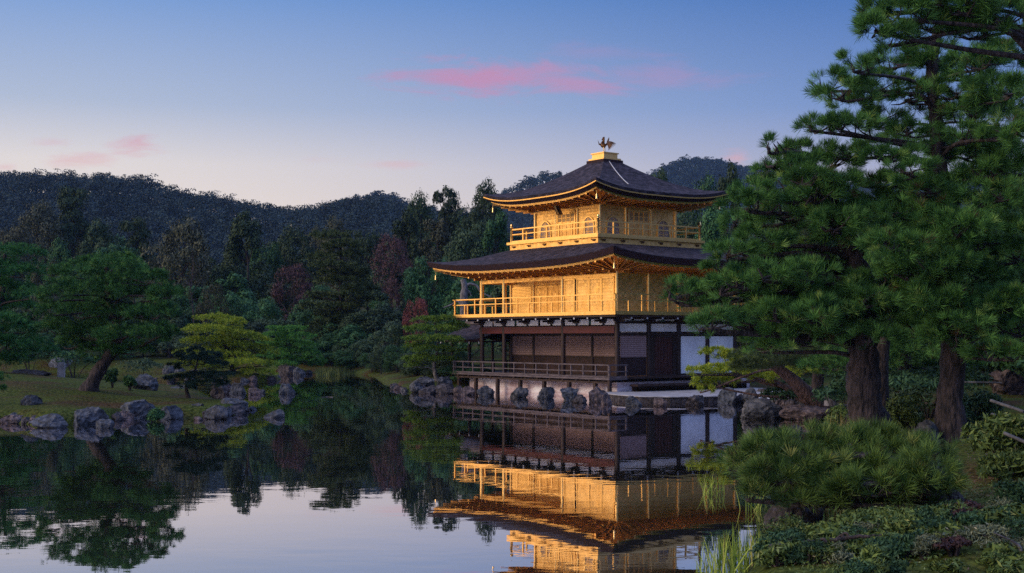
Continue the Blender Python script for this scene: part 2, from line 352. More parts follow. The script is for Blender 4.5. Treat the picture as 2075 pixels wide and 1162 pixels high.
def water_mat():
    m, nt, N, L, b = newmat('pond_water')
    N.remove(b); out = N["Material Output"]
    gl = N.new("ShaderNodeBsdfGlossy"); gl.inputs["Roughness"].default_value = .012; gl.inputs["Color"].default_value = (.88, .84, .87, 1)
    df = N.new("ShaderNodeBsdfDiffuse"); df.inputs["Color"].default_value = (.020, .026, .016, 1)
    mx = N.new("ShaderNodeMixShader")
    lw = N.new("ShaderNodeLayerWeight"); lw.inputs["Blend"].default_value = .5
    mr = N.new("ShaderNodeMapRange"); mr.inputs[1].default_value = .5; mr.inputs[2].default_value = .95; mr.inputs[3].default_value = .30; mr.inputs[4].default_value = .97
    L.new(lw.outputs["Facing"], mr.inputs[0]); L.new(mr.outputs[0], mx.inputs[0])
    L.new(df.outputs[0], mx.inputs[1]); L.new(gl.outputs[0], mx.inputs[2]); L.new(mx.outputs[0], out.inputs[0])
    tc = N.new("ShaderNodeTexCoord"); mp = N.new("ShaderNodeMapping"); mp.inputs["Scale"].default_value = (.55, 1.0, 1)
    L.new(tc.outputs["Object"], mp.inputs[0])
    n1 = N.new("ShaderNodeTexNoise"); n1.inputs["Scale"].default_value = 1.6; n1.inputs["Detail"].default_value = 3; n1.inputs["Roughness"].default_value = .45
    L.new(mp.outputs[0], n1.inputs[0])
    n2 = N.new("ShaderNodeTexNoise"); n2.inputs["Scale"].default_value = .11; n2.inputs["Detail"].default_value = 2
    L.new(tc.outputs["Object"], n2.inputs[0])
    ms = N.new("ShaderNodeMapRange"); ms.inputs[1].default_value = .38; ms.inputs[2].default_value = .68; ms.inputs[3].default_value = .15; ms.inputs[4].default_value = 1.0
    L.new(n2.outputs[0], ms.inputs[0])
    hm = N.new("ShaderNodeMath"); hm.operation = 'MULTIPLY'; L.new(n1.outputs[0], hm.inputs[0]); L.new(ms.outputs[0], hm.inputs[1])
    bp = N.new("ShaderNodeBump"); bp.inputs["Strength"].default_value = .3; bp.inputs["Distance"].default_value = .012
    L.new(hm.outputs[0], bp.inputs["Height"]); L.new(bp.outputs[0], gl.inputs["Normal"])
    return m
M['water'] = water_mat()

# ------------------------------------------------------------------ ground, pond, hills
def poly_sd(poly, X, Y):               # signed distance to a polygon, positive inside
    poly = np.asarray(poly, float); d = np.full(X.shape, 1e9); ins = np.zeros(X.shape, bool)
    for (ax, ay), (bx, by) in zip(poly, np.roll(poly, -1, 0)):
        ex, ey = bx - ax, by - ay
        t = np.clip(((X - ax) * ex + (Y - ay) * ey) / (ex * ex + ey * ey), 0, 1)
        d = np.minimum(d, np.hypot(X - ax - t * ex, Y - ay - t * ey))
        c = ((ay > Y) != (by > Y))
        with np.errstate(divide='ignore', invalid='ignore'):
            xi = ax + (Y - ay) * ex / (ey if ey != 0 else 1e-12)
        ins ^= c & (X < xi)
    return np.where(ins, d, -d)
def sm(t): t = np.clip(t, 0, 1); return t * t * (3 - 2 * t)

AZ = radians(37.10)
CE = np.array([5.161, 71.395])
EX = np.array([sin(AZ), -cos(AZ)]); EY = np.array([cos(AZ), sin(AZ)])
def B2W(x, y): return CE + x * EX + y * EY
MAIN = [(2.5, 12), (2.7, 15.5), (3.3, 17.3), (4.6, 18.9), (5.3, 20.6), (5.8, 23), (6.9, 27), (7.7, 30.5), (10.2, 37), (12.0, 42), (12.2, 47), (12.0, 53),
        (11.0, 58.5), tuple(B2W(9.6, 2.5)), tuple(B2W(8.0, 4.6)), tuple(B2W(6.3, 4.4)), tuple(B2W(6.2, -4.3)), tuple(B2W(-6.1, -4.3)), tuple(B2W(-6.8, -3.2)), (-4.6, 69.8), (-6.0, 71.5), (-7.0, 77),
        (-9, 88), (-11, 100), (-14, 108), (-24, 111), (-50, 112), (-140, 100), (-140, 420), (260, 420), (260, 12)]
ISLE = [(-60, 45.6), (-30, 45.4), (-17.6, 44.9), (-15.7, 43.1), (-14.6, 44.3), (-13.9, 47.5), (-12.5, 47.2), (-10.9, 47.6), (-10.5, 50.6), (-11.2, 53), (-13.4, 57), (-15.2, 63), (-19, 71), (-26, 80), (-60, 84)]
ISLET_A = [(-25.5, 88), (-22, 86), (-18.5, 86.2), (-16.2, 88.5), (-16.5, 92), (-20, 94), (-25, 92)]
ISLET_B = [(-19.6, 104), (-17.2, 103.6), (-16.3, 105.5), (-17.5, 108), (-20, 107.5)]
def ground_z(X, Y):
    X = np.asarray(X, float); Y = np.asarray(Y, float)
    z = np.full(X.shape, -1.3)
    def up(poly, edge, rise, reach):
        sd = poly_sd(poly, X, Y)
        return np.where(sd > 0, edge * np.clip(sd / .35, 0, 1) + rise * sm(sd / reach), np.maximum(-1.3, sd * .9))
    z = np.maximum(z, up(ISLE, .42, .85, 11))
    z = np.maximum(z, up(ISLET_A, .25, .35, 3)); z = np.maximum(z, up(ISLET_B, .25, .3, 2))
    m = up(MAIN, .26, .45, 4)
    left = sm((10 - X) / 40)
    m = m + np.where(m > .3, sm((Y - 100) / 220) * (26 - 10 * left) * sm((Y - 96) / 20), 0)
    return np.maximum(z, m)
def gz(x, y): return float(ground_z(np.array([x]), np.array([y]))[0])

def ground_sheet(name, xs, ys, dz=0.0):
    X, Yg = np.meshgrid(xs, ys, indexing='ij')
    Z = ground_z(X, Yg)
    rng = np.random.default_rng(5)
    nz = np.zeros_like(Z)
    for k in range(18):
        a = rng.uniform(0, 2 * pi); fr = rng.uniform(.25, 3.2); nz += np.sin((X * cos(a) + Yg * sin(a)) * fr + rng.uniform(0, 6)) / (1 + fr)
    Z = Z + np.where(Z > .1, nz * .035, 0) + dz
    g = MB(); g.grid(np.stack([X, Yg, Z], -1)); return g.build(name, M['moss'], None, True)
xs = np.concatenate([np.arange(-140, -40, 5.0), np.arange(-40, 22, .35), np.arange(22, 60, 3.0), np.arange(60, 261, 10.0)])
ys = np.concatenate([np.arange(-20, 11, 4.0), np.arange(11, 36, .25), np.arange(36, 95, .5), np.arange(95, 130, 2.0), np.arange(130, 421, 8.0)])
tag(ground_sheet('ground', xs, ys), 'mossy banks, islets and wooded slope around the pond', kind='structure')
w = MB(); w.grid(np.array([[(x, y, 0.0) for y in (-60, 20, 60, 140)] for x in (-160, -40, 0, 40, 160)]))
tag(w.build('pond_water', M['water']), 'still dark pond mirroring the golden pavilion', kind='structure')

def hill(name, ridge, Yf, Yr, Yb, low=8.0, label=None, drop=0):
    ridge = [(a, b + drop) for a, b in ridge]
    # a wooded hill: ridge = [(px, py)] seen at distance Yr
    px = np.arange(ridge[0][0], ridge[-1][0] + 1, (ridge[-1][0] - ridge[0][0]) / 90.0)
    py = np.interp(px, [r[0] for r in ridge], [r[1] for r in ridge])
    xr = (px - 1037.5) / F * Yr; zr = H + (Y0 - py) / F * Yr
    G = []
    T = np.linspace(0, 1.4, 22)
    for x, z in zip(xr, zr):
        row = []
        for t in T:
            Yd = Yf + (Yr - Yf) * t if t <= 1 else Yr + (Yb - Yr) * (t - 1) / .4
            h = low + (z - low) * (sm(t) if t <= 1 else 1 - .9 * sm((t - 1) / .4))
            row.append((x * (.75 + .25 * Yd / Yr), Yd, h + 1.2 * sin(x * .09 + t * 9) * min(t, 1) * (1 - min(t, 1)) * 2))
        G.append(row)
    G = np.array(G); g = MB(); g.grid(G)
    o = g.build(name, M['hill'], None, True)
    tag(o, label, kind='structure')
    return G
RIDGE = [(-420, 428), (-200, 408), (0, 376), (60, 370), (150, 373), (230, 377), (300, 380), (350, 400), (400, 410), (450, 412), (500, 425), (560, 437), (600, 444), (640, 440), (690, 430), (740, 420), (790, 422), (840, 436), (1000, 455), (1200, 470)]
HILL_A = hill('hill', RIDGE, 290, 520, 700, 10, 'long dark wooded ridge behind the left shore', 24)
HILL_B = hill('hill', [(640, 440), (720, 412), (770, 401), (800, 408), (830, 425), (900, 450), (960, 440), (1010, 405), (1060, 378), (1095, 364), (1140, 362), (1200, 380), (1290, 440)], 700, 1000, 1250, 20, 'two distant wooded peaks behind the pavilion roof', 12)
HILL_C = hill('hill', [(1180, 470), (1260, 420), (1310, 366), (1345, 343), (1380, 330), (1415, 327), (1450, 331), (1480, 340), (1530, 348), (1600, 356), (1800, 360), (2075, 350), (2300, 390)], 900, 1350, 1700, 20, 'blue distant wooded mountain right of the pavilion roof', 15)

# ------------------------------------------------------------------ foliage builders
def norm(v): return v / (np.linalg.norm(v, axis=-1, keepdims=True) + 1e-9)
def needles(P, D, Ln, n, wd, rng, spread=.75):
    # tufts of pine needles at P pointing along D: n thin blades each
    P = np.asarray(P, float); D = norm(np.asarray(D, float)); k = len(P)
    d = D[:, None, :] + rng.normal(0, spread, (k, n, 3)); d = norm(d)
    Lk = Ln * rng.uniform(.65, 1.1, (k, n, 1))
    sd = norm(np.cross(d, rng.normal(0, 1, (k, n, 3)))) * wd / 2
    base = P[:, None, :] + d * .01 + rng.normal(0, .006, (k, n, 3))
    # blades of one tuft share the first base vertex, so each tuft is one piece with one tint
    c = P[:, None, :]
    mid = base + d * Lk * .55 
    tip = base + d * Lk
    V = np.concatenate([c, (mid + sd).reshape(k, -1, 3), (mid - sd).reshape(k, -1, 3), tip.reshape(k, -1, 3)], 1)
    m = 1 + 3 * n; off = (np.arange(k) * m)[:, None]; j = np.arange(n)[None, :]
    Q = np.stack([off + 0 * j, off + 1 + j, off + 1 + 2 * n + j, off + 1 + n + j], -1).reshape(-1, 4)
    return V.reshape(-1, 3), Q
def leaves(P, Nn, size, rng, tilt=.8, asp=.6, var=.35):
    P = np.asarray(P, float); k = len(P)
    n = norm(Nn + rng.normal(0, tilt, (k, 3)))
    a = norm(np.cross(n, rng.normal(0, 1, (k, 3)))); b = np.cross(n, a)
    s = size * rng.uniform(1 - var, 1 + var, (k, 1))
    V = np.stack([P - a * s, P + b * s * asp * .5 - a * s * .1, P + a * s, P - b * s * asp * .5 + a * s * .1], 1).reshape(-1, 3)
    return V, np.arange(4 * k).reshape(-1, 4)
def clump_crown(rng, clumps, per, size, tilt=.9, asp=.7):
    # clumps: (centre, radii); leaves spread over each clump's shell, uneven outline
    Ps, Ns = [], []
    for c, r in clumps:
        d = norm(rng.normal(0, 1, (per, 3))); d[:, 2] = np.where(d[:, 2] < -.45, -d[:, 2], d[:, 2])
        bum = 1 + .16 * np.sin(d[:, :1] * 5 + c[0] * 3) + .16 * np.sin(d[:, 1:2] * 6 + c[1] * 5)
        rad = rng.uniform(.72, 1.06, (per, 1)) * bum
        Ps.append(np.asarray(c) + d * np.asarray(r) * rad); Ns.append(d)
    return leaves(np.concatenate(Ps), np.concatenate(Ns), size, rng, tilt, asp)

def pad_points(rng, c, r, n, top=.75):
    # points over the upper side of a flattened pad of foliage, ragged outline
    d = norm(rng.normal(0, 1, (n, 3)))
    fl = rng.random(n) < top; d[:, 2] = np.where(fl, np.abs(d[:, 2]), d[:, 2])
    ang = np.arctan2(d[:, 1], d[:, 0]); ph = rng.uniform(0, 6, 3)
    rag = 1 + .16 * np.sin(3 * ang + ph[0]) + .13 * np.sin(5 * ang + ph[1]) + .09 * np.sin(9 * ang + ph[2])
    rad = rng.uniform(.55, 1.0, n) ** .6 * rag
    Q = d * rad[:, None]
    if n > 40:                                        # shoots gather in bunches with gaps between them
        m = max(6, n // 9); k = rng.integers(0, m, n); w = (rng.random(n) < .85)[:, None]
        Q = np.where(w, Q[k] + rng.normal(0, .105, (n, 3)) * [1, 1, 1.3], Q); dd = np.where(w, d[k] * .6 + norm(Q - Q[k] + .01) * .6, d); d = dd
    P = np.asarray(c) + Q * np.asarray(r)
    D = d * np.array([.75, .75, .5]) + np.array([0, 0, .65])
    return P, D

# ------------------------------------------------------------------ the golden pavilion
def pavilion():
    root = thing('golden_pavilion', 'three-storey golden pavilion with dark bark roofs standing at the edge of the pond', 'pavilion', (*CE, 0), AZ - pi / 2)
    HX, HY, BAY = 5.78, 4.24, 2.12
    sides = ('S', 'E', 'N', 'W')
    def P3(side, s, d, z, fx, fy):       # s along the wall, d outwards from the wall
        return {'S': (s, -fy - d, z), 'E': (fx + d, s, z), 'N': (s, fy + d, z), 'W': (-fx - d, s, z)}[side]
    def fbox(mb, side, s0, s1, d0, d1, z0, z1, fx=HX, fy=HY):
        a = P3(side, s0, d0, z0, fx, fy); b = P3(side, s1, d1, z1, fx, fy)
        mb.box(a[0], b[0], a[1], b[1], z0, z1)
    def one(name, mat, parent, *boxes):
        mb = MB()
        for b in boxes: mb.box(*b)
        return mb.build(name, mat, parent)
    # ---- base
    one('plaster_base', M['base_plaster'], root, (-6.3, 6.35, -4.75, 4.8, -.6, .76))
    dk = one('deck', M['deck_wood'], root, (-7.0, 6.6, -5.5, -4.3, .88, .98), (-7.0, 5.9, -4.3, 5.0, .88, .98))
    mb = MB()
    for k in range(13):                                   # joists below the rim
        x = -6.6 + k * 1.05; mb.box(x - .07, x + .07, -5.38, -4.76, .74, .872)
    mb.box(-6.9, 6.5, -5.36, -5.22, .70, .80)
    mb.build('deck_joists', M['dark_wood'], dk)
    for x in (-6.6, -4.95, -2.9, -.85, 1.2, 3.25, 5.3):
        one('deck_post', M['dark_wood'], root, (x - .09, x + .09, -5.35, -5.18, .0, .70))
    one('deck_post', M['dark_wood'], root, (6.42, 6.58, -5.46, -5.30, .32, .88))
    def rail(name, side, s0, s1, z0, z1, zm, d, n, r, mat, fx=HX, fy=HY, half=False, over=.12, low=True):
        mb = MB()
        for zz, rr in ((z1, r), (zm, r * .8)):
            mb.bar(P3(side, s0 - over, d, zz, fx, fy), P3(side, s1 + over, d, zz, fx, fy), rr * 2, rr * 1.8)
        if low: mb.bar(P3(side, s0, d, z0 + .05, fx, fy), P3(side, s1, d, z0 + .05, fx, fy), r * 2, r * 2)
        for i in range(n + 1):
            s = s0 + (s1 - s0) * i / n
            top = z1 - r * .9 if not (half and i % 2) else zm - r * .7
            mb.bar(P3(side, s, d, z0, fx, fy), P3(side, s, d, top, fx, fy), r * 2.1, r * 2.1)
        return mb.build(name, mat, root)
    rail('deck_railing', 'S', -6.9, 6.5, .98, 1.62, 1.30, 1.2, 14, .032, M['deck_wood'])
    rail('deck_railing', 'E', -5.44, -4.35, .98, 1.62, 1.30, .78, 1, .03, M['deck_wood'])
    rail('deck_railing', 'W', -5.3, 3.0, .98, 1.62, 1.30, 1.15, 9, .03, M['deck_wood'])
    # steps and landing on the east side
    one('step_bench', M['dark_wood'], root, (5.92, 6.65, -4.25, 4.2, .92, 1.02), (6.0, 6.08, -4.2, 4.2, .3, .92))
    one('step_bench', M['dark_wood'], root, (6.66, 7.25, -4.2, 4.2, .56, .66), (6.70, 6.78, -4.1, 4.1, .3, .56))
    mb = MB(); pts = [(5.9, -5.1), (6.5, -5.9), (7.3, -6.3), (8.8, -6.9), (10.5, -7.1), (11.6, -6.2), (12.4, -4.4), (12.9, -2), (12.6, 2), (10.5, 4.4), (5.9, 4.4)]
    V = np.array([(x, y, z) for z in (.25, .28, .30) for x, y in pts]); n = len(pts)
    V[2 * n:, :2] = V[2 * n:, :2] * .995 + np.array([6.8, -.5]) * .005
    i = np.arange(n); j = np.roll(i, -1)
    mb.add(V, np.concatenate([np.stack([i, j, j + n, i + n], -1), np.stack([i + n, j + n, j + 2 * n, i + 2 * n], -1)]))
    mb.add(V[2 * n:], [tuple(range(n))])
    ls = mb.build('landing_stone', M['slab'], root)
    V2 = V.copy(); V2[:n, 2] = -.6; V2[n:2 * n, 2] = .248; V2[:2 * n, :2] = V2[:2 * n, :2] * .99 + np.array([6.8, -.5]) * .01
    mb = MB(); mb.add(V2[:2 * n], np.stack([i, j, j + n, i + n], -1)); mb.build('landing_footing', M['stone_dark'], ls)
    # ---- first storey
    def col(x, y, z0, z1, r, mat, name='column', par=root):
        mb = MB(); mb.tube([(x, y, z0), (x, y, (z0 + z1) / 2), (x, y, z1)], r, 10); return mb.build(name, mat, par, True)
    for x in (-HX, -3.65, 1.53, HX): col(x, -HY, .98, 4.0, .125, M['dark_wood'])
    for y in (-BAY, 0, BAY, HY): col(HX + .03, y, .98, 4.0, .12, M['dark_wood'])
    for y in (-BAY, 0, BAY, HY): col(-HX, y, .98, 4.0, .12, M['dark_wood'])
    for x in (-3.65, -1.53, .6, 2.6): col(x, HY, .98, 4.0, .12, M['dark_wood'])
    for x in (-3.68, -1.0, 1.44, 3.6): col(x, -BAY, .98, 3.5, .10, M['dark_wood'])
    # recessed lattice shutters across the front
    xs_ = [-5.68, -3.78, -3.58, -1.1, -.9, 1.34, 1.54, 3.5, 3.7, 5.66]
    for k in range(0, 10, 2):
        a, b = xs_[k], xs_[k + 1]
        p = one('lattice_shutter', M['lat_x'], root, (a, b, -BAY - .02, -BAY + .04, 1.98, 3.06))
        one('lower_board', M['board'], p, (a, b, -BAY - .01, -BAY + .05, 1.0, 1.94))
        one('transom_panel', M['plaster'], p, (a, b, -BAY - .0, -BAY + .05, 3.22, 3.44))
        one('rail_bar', M['dark_wood'], p, (a, b, -BAY - .05, -BAY + .05, 1.93, 1.985), (a, b, -BAY - .06, -BAY + .05, 3.06, 3.22))
    p = one('lattice_shutter', M['lat_y'], root, (HX - .02, HX + .03, -HY + .2, -BAY - .16, 1.98, 3.06))
    one('lower_board', M['board'], p, (HX - .02, HX + .02, -HY + .2, -BAY - .16, 1.05, 1.94))
    one('rail_bar', M['dark_wood'], p, (HX - .02, HX + .05, -HY + .2, -BAY - .16, 1.935, 1.985))
    # east doors
    dr = one('door_frame', M['dark_wood'], root, (HX - .05, HX + .03, -BAY + .12, -BAY + .42, 1.05, 3.14), (HX - .05, HX + .03, -.42, -.12, 1.05, 3.14), (HX - .05, HX + .035, -BAY + .42, -.42, 2.98, 3.14))
    for a in (-1.69, -1.045):
        mb = MB(); mb.box(HX - .05, HX, a, a + .63, 1.06, 2.975)
        for u in (.10, .31, .52): mb.box(HX, HX + .022, a + u - .05, a + u + .05, 1.2, 2.85)
        mb.build('door_leaf', M['door_wood'], dr)
    for y0, y1 in ((.12, BAY - .12), (BAY + .12, HY - .12)):
        one('white_wall', M['plaster'], root, (HX - .06, HX, y0, y1, 1.10, 3.04))
    for y0, y1 in ((-HY + .12, -BAY - .12), (-BAY + .12, -.12), (.12, BAY - .12), (BAY + .12, HY - .12)):
        one('white_wall', M['plaster'], root, (HX - .06, HX, y0, y1, 3.28, 3.68))
    one('east_beam', M['dark_wood'], root, (HX - .09, HX + .06, -HY, HY, 3.08, 3.24), (HX - .09, HX + .06, -HY, HY, 3.70, 3.82), (HX - .09, HX + .06, -BAY, HY, .99, 1.08))
    one('white_wall', M['plaster'], root, (-HX + .1, HX - .1, HY - .06, HY, 1.0, 3.9))
    one('white_wall', M['plaster'], root, (-HX - .0, -HX + .06, .12, HY - .12, 1.0, 3.7))
    one('red_beam', M['red_wood'], root, (-HX - .15, HX - .13, -HY - .09, -HY + .09, 3.20, 3.56))
    one('tie_beam', M['dark_wood'], root, (-HX - .08, -HX + .08, -HY + .1, HY, 3.22, 3.50))
    one('porch_ceiling', M['dark_wood'], root, (-HX, HX - .1, -HY + .1, -BAY - .07, 3.60, 3.66))
    one('veranda_bench', M['deck_wood'], root, (-HX + .3, -HX + 2.0, .9, 1.3, 1.28, 1.36), (-HX + .35, -HX + .45, .95, 1.25, .98, 1.28), (-HX + 1.85, -HX + 1.95, .95, 1.25, .98, 1.28))
    # bracket zone: white panels between dark arms with white painted ends
    mb = MB(); wt = MB(); pn = MB(); arm = MB()
    for side, s0, s1 in (('S', -HX, HX), ('E', -HY, HY)):
        n = int(round((s1 - s0) / 1.06))
        for i in range(n + 1):
            s = s0 + (s1 - s0) * i / n
            fbox(arm, side, s - .055, s + .055, -.05, 1.05, 3.90, 4.0)
            fbox(wt, side, s - .05, s + .05, 1.051, 1.07, 3.905, 3.995)
            big = (i % 2 == 0)
            if big:
                for q in (0, 1):
                    fbox(arm, side, s - .28 + .08 * q, s + .28 - .08 * q, .0, .10 + .02 * q, 3.80 - .10 * q, 3.90 - .10 * q)
                fbox(arm, side, s - .05, s + .05, 0, .62, 3.78, 3.885); fbox(wt, side, s - .045, s + .045, .621, .64, 3.785, 3.88)
            if i < n:
                s2 = s0 + (s1 - s0) * (i + 1) / n
                fbox(pn, side, s + .1, s2 - .1, -.03, .0, 3.62 if side == 'S' else 3.84, 3.92)
    pn.build('bracket_panel', M['plaster'], root)
    ar = arm.build('bracket_arms', M['dark_wood'], root); wt.build('painted_ends', M['white_paint'], ar)
    mb.box(-HX - 1.1, HX + 1.1, -HY - 1.1, HY + 1.1, 4.0, 4.10); mb.build('balcony_underside', M['dark_wood'], root)
    # ---- second storey, gold
    ov = 1.19
    one('balcony_floor', M['gold_bright'], root, (-HX - ov, HX + ov, -HY - ov, HY + ov, 4.105, 4.28))
    for side, s0, s1, n in (('S', -HX - ov + .06, HX + ov - .06, 14), ('E', -HY - ov + .06, HY + ov - .06, 12), ('W', -HY - ov + .06, HY + ov - .06, 12), ('N', -HX - ov + .06, HX + ov - .06, 14)):
        rail('balcony_railing', side, s0, s1, 4.28, 5.12, 4.82, ov - .08, n, .03, M['gold_bright'], half=True, low=False)
    zt = 6.42
    one('front_wall', M['gold_planks'], root, (1.53, HX, -HY - .02, -HY + .06, 4.28, zt + .2))
    one('recessed_wall', M['gold_planks'], root, (-HX, 1.5, -BAY - .02, -BAY + .06, 4.28, zt + .2))
    one('return_wall', M['gold_planks'], root, (1.47, 1.53, -HY + .06, -BAY - .02, 4.28, zt + .2))
    one('east_wall', M['gold'], root, (HX - .06, HX, -HY + .06, HY, 4.28, zt + .2))
    one('north_wall', M['gold'], root, (-HX, HX - .06, HY - .06, HY, 4.28, zt + .2))
    one('west_wall', M['gold'], root, (-HX, -HX + .06, -BAY + .06, HY - .06, 4.28, zt + .2))
    for x in (-HX, -3.65, 1.5, HX): col(x, -HY - .01, 4.28, zt + .25, .12, M['gold_bright'])
    for y in (-BAY, 0, BAY, HY): col(HX + .02, y, 4.28, zt + .25, .085, M['gold_bright'])
    for x in (-HX, -3.65): col(x, -BAY - .02, 4.28, zt + .2, .10, M['gold_bright'])
    # sliding panels and lattice of the front
    def panel(name, x0, x1, y, z0, z1, mat=M['gold_planks'], t=.035):
        p = one(name, mat, root, (x0, x1, y - t, y, z0, z1))
        f = MB(); f.box(x0 - .03, x0 + .02, y - t - .02, y, z0, z1); f.box(x1 - .02, x1 + .03, y - t - .02, y, z0, z1); f.box(x0 + .02, x1 - .02, y - t - .02, y, z1 - .04, z1 + .03)
        f.build('panel_frame', M['gold_bright'], p); return p
    for x0, x1 in ((1.72, 2.52), (2.72, 3.66), (3.74, 4.62), (4.70, 5.58)): panel('sliding_panel', x0, x1, -HY - .022, 4.32, 6.02)
    one('dark_gap', M['dark_wood'], root, (2.57, 2.67, -HY - .05, -HY - .021, 4.32, 6.0))
    for x0, x1 in ((-3.4, -2.5), (-2.42, -1.5), (-1.42, -.5), (-.42, .5), (.58, 1.4)): panel('sliding_panel', x0, x1, -BAY - .022, 4.32, 5.85, M['gold'])
    lp = panel('lattice_window', -5.6, -3.85, -BAY - .022, 4.9, 5.85, M['dark_wood'], .02)
    f = MB()
    for k in range(20): x = -5.6 + 1.75 * (k + .5) / 20; f.box(x - .024, x + .024, -BAY - .066, -BAY - .045, 4.9, 5.85)
    for k in range(11): z = 4.9 + .95 * (k + .5) / 11; f.box(-5.6, -3.85, -BAY - .082, -BAY - .067, z - .022, z + .022)
    f.build('lattice_bars', M['gold_bright'], lp)
    one('porch_beam', M['gold'], root, (-HX, 1.5, -HY - .08, -HY + .08, 6.02, 6.22), (-HX - .07, -HX + .07, -HY + .1, -BAY - .05, 6.02, 6.22))
    one('wall_beam', M['gold_bright'], root, (1.56, HX + .05, -HY - .075, -HY - .021, 6.06, 6.20), (HX + .001, HX + .05, -HY - .02, HY, 6.10, 6.22))
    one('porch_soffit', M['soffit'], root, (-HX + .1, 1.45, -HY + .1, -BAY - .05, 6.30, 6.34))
    # ---- roofs
    def roof(name, rx, ry, tx, ty, ze, ztop, lift, pw, layers, wallz, wx, wy, soff_mat, fas_in):
        pu = np.sign(np.linspace(-1, 1, 49)) * np.abs(np.linspace(-1, 1, 49)) ** .8
        pt = np.linspace(0, 1, 22)
        def surf(side, u, t, dz=0.0, inset=0.0):
            ex, ey = (rx - inset), (ry - inset)
            a = {'S': (u * ex, -ey), 'N': (-u * ex, ey), 'E': (ex, u * ey), 'W': (-ex, -u * ey)}[side]
            b = {'S': (u * tx, -ty), 'N': (-u * tx, ty), 'E': (tx, u * ty), 'W': (-tx, -u * ty)}[side]
            z = ze + (ztop - ze) * t ** pw + lift * abs(u) ** 3.2 * (1 - t) ** 3 + dz
            return (a[0] + (b[0] - a[0]) * t, a[1] + (b[1] - a[1]) * t, z)
        mb = MB()
        for sd in sides: mb.grid([[surf(sd, u, t) for t in pt] for u in pu], flip=True)
        top = mb.build(name, M['shingle'], root, True)
        for lname, mat, i0, z0, i1, z1 in layers:
            mb = MB()
            for sd in sides: mb.grid([[surf(sd, u, 0, z0, i0), surf(sd, u, 0, z1, i1)] for u in pu])
            mb.build(lname, mat, top)
        i0, z0 = layers[-1][4], layers[-1][5]
        mb = MB()
        for sd in sides:
            def wallpt(u): 
                return {'S': (u * wx, -wy), 'N': (-u * wx, wy), 'E': (wx, u * wy), 'W': (-wx, -u * wy)}[sd]
            G = []
            for u in pu:
                a = np.array(surf(sd, u, 0, z0, i0)); b = np.array((*wallpt(u), wallz)); G.append([a + (b - a) * q for q in (0, .3, .65, 1)])
            mb.grid(G)
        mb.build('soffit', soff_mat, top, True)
        mb = MB()
        for sd in sides:
            n = int((rx if sd in 'SN' else ry) * 2 / .55)
            for k in range(n):
                u = -1 + 2 * (k + .5) / n
                a = np.array(surf(sd, u, 0, z0 - .03, i0 - .06))
                wp = {'S': (np.clip(u * rx, -wx, wx), -wy), 'N': (np.clip(-u * rx, -wx, wx), wy), 'E': (wx, np.clip(u * ry, -wy, wy)), 'W': (-wx, np.clip(-u * ry, -wy, wy))}[sd]
                mb.bar(a, (*wp, wallz - .05), .08, .08)
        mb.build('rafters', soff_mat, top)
        return top, surf
    SH, SE = M['shingle'], M['shingle_edge']
    low_layers = [('shingle_rim', SH, 0, 0, .015, -.05), ('eave_edge', SE, .015, -.05, .14, -.34), ('eave_fascia', M['gold_bright'], .26, -.335, .28, -.45)]
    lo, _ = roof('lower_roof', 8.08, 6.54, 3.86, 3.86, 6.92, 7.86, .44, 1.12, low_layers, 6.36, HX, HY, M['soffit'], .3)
    up_layers = [('shingle_rim', SH, 0, 0, .01, -.16), ('gold_strip', M['gold_bright'], -.02, -.165, -.015, -.225), ('eave_edge', SE, .03, -.225, .16, -.40), ('eave_fascia', M['gold_bright'], .28, -.39, .30, -.50)]
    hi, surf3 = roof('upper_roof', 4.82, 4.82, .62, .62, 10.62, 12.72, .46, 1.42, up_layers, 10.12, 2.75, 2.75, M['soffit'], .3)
    # eave bracket noses under both roofs
    for par, fx, fy, z, nS, nE in ((lo, HX, HY, 6.30, 11, 8), (hi, 2.75, 2.75, 10.06, 6, 6)):
        mb = MB(); tipm = MB()
        for side, ext, n in (('S', fx, nS), ('E', fy, nE)):
            for i in range(n + 1):
                s = -ext + 2 * ext * i / n
                for q, (dd, zz) in enumerate(((.55, -.02), (.95, .10))):
                    fbox(mb, side, s - .06, s + .06, .08, dd, z + zz - .07, z + zz + .05, fx, fy)
                fbox(tipm, side, s - .055, s + .055, .951, .965, z + .035, z + .145, fx, fy)
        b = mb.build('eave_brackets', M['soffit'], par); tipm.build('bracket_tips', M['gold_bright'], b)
    # wind bells at the corners
    for x, y, z, dd in ((-7.7, -6.15, 6.72, .4), (7.7, -6.15, 6.72, .4), (-4.45, -4.45, 10.45, .35), (4.45, -4.45, 10.45, .35), (4.45, 4.45, 10.45, .35)):
        mb = MB(); mb.tube([(x, y, z), (x, y, z - .16)], .012, 6); mb.tube([(x, y, z - .15), (x, y, z - .22), (x, y, z - .38), (x, y, z - .42)], [.02, .04, .05, .065], 10)
        mb.build('wind_bell', M['gold_bright'], root, True)
    # ---- third storey
    b3 = 3.76
    one('upper_balcony_skirt', M['gold'], root, (-b3, b3, -b3, b3, 7.70, 8.16))
    one('upper_balcony_floor', M['gold_bright'], root, (-b3 - .14, b3 + .14, -b3 - .14, b3 + .14, 8.163, 8.30))
    for side in ('S', 'E'):
        for k in range(6):
            mb = MB(); s = -b3 + .35 + k * (2 * b3 - .7) / 5
            fbox(mb, side, s - .16, s + .16, .002, .04, 8.03, 8.08, b3, b3); fbox(mb, side, s - .05, s + .05, .002, .05, 7.97, 8.03, b3, b3); fbox(mb, side, s + .08, s + .14, .002, .04, 7.97, 8.03, b3, b3)
            mb.build('skirt_bracket', M['metal_dark'], root)
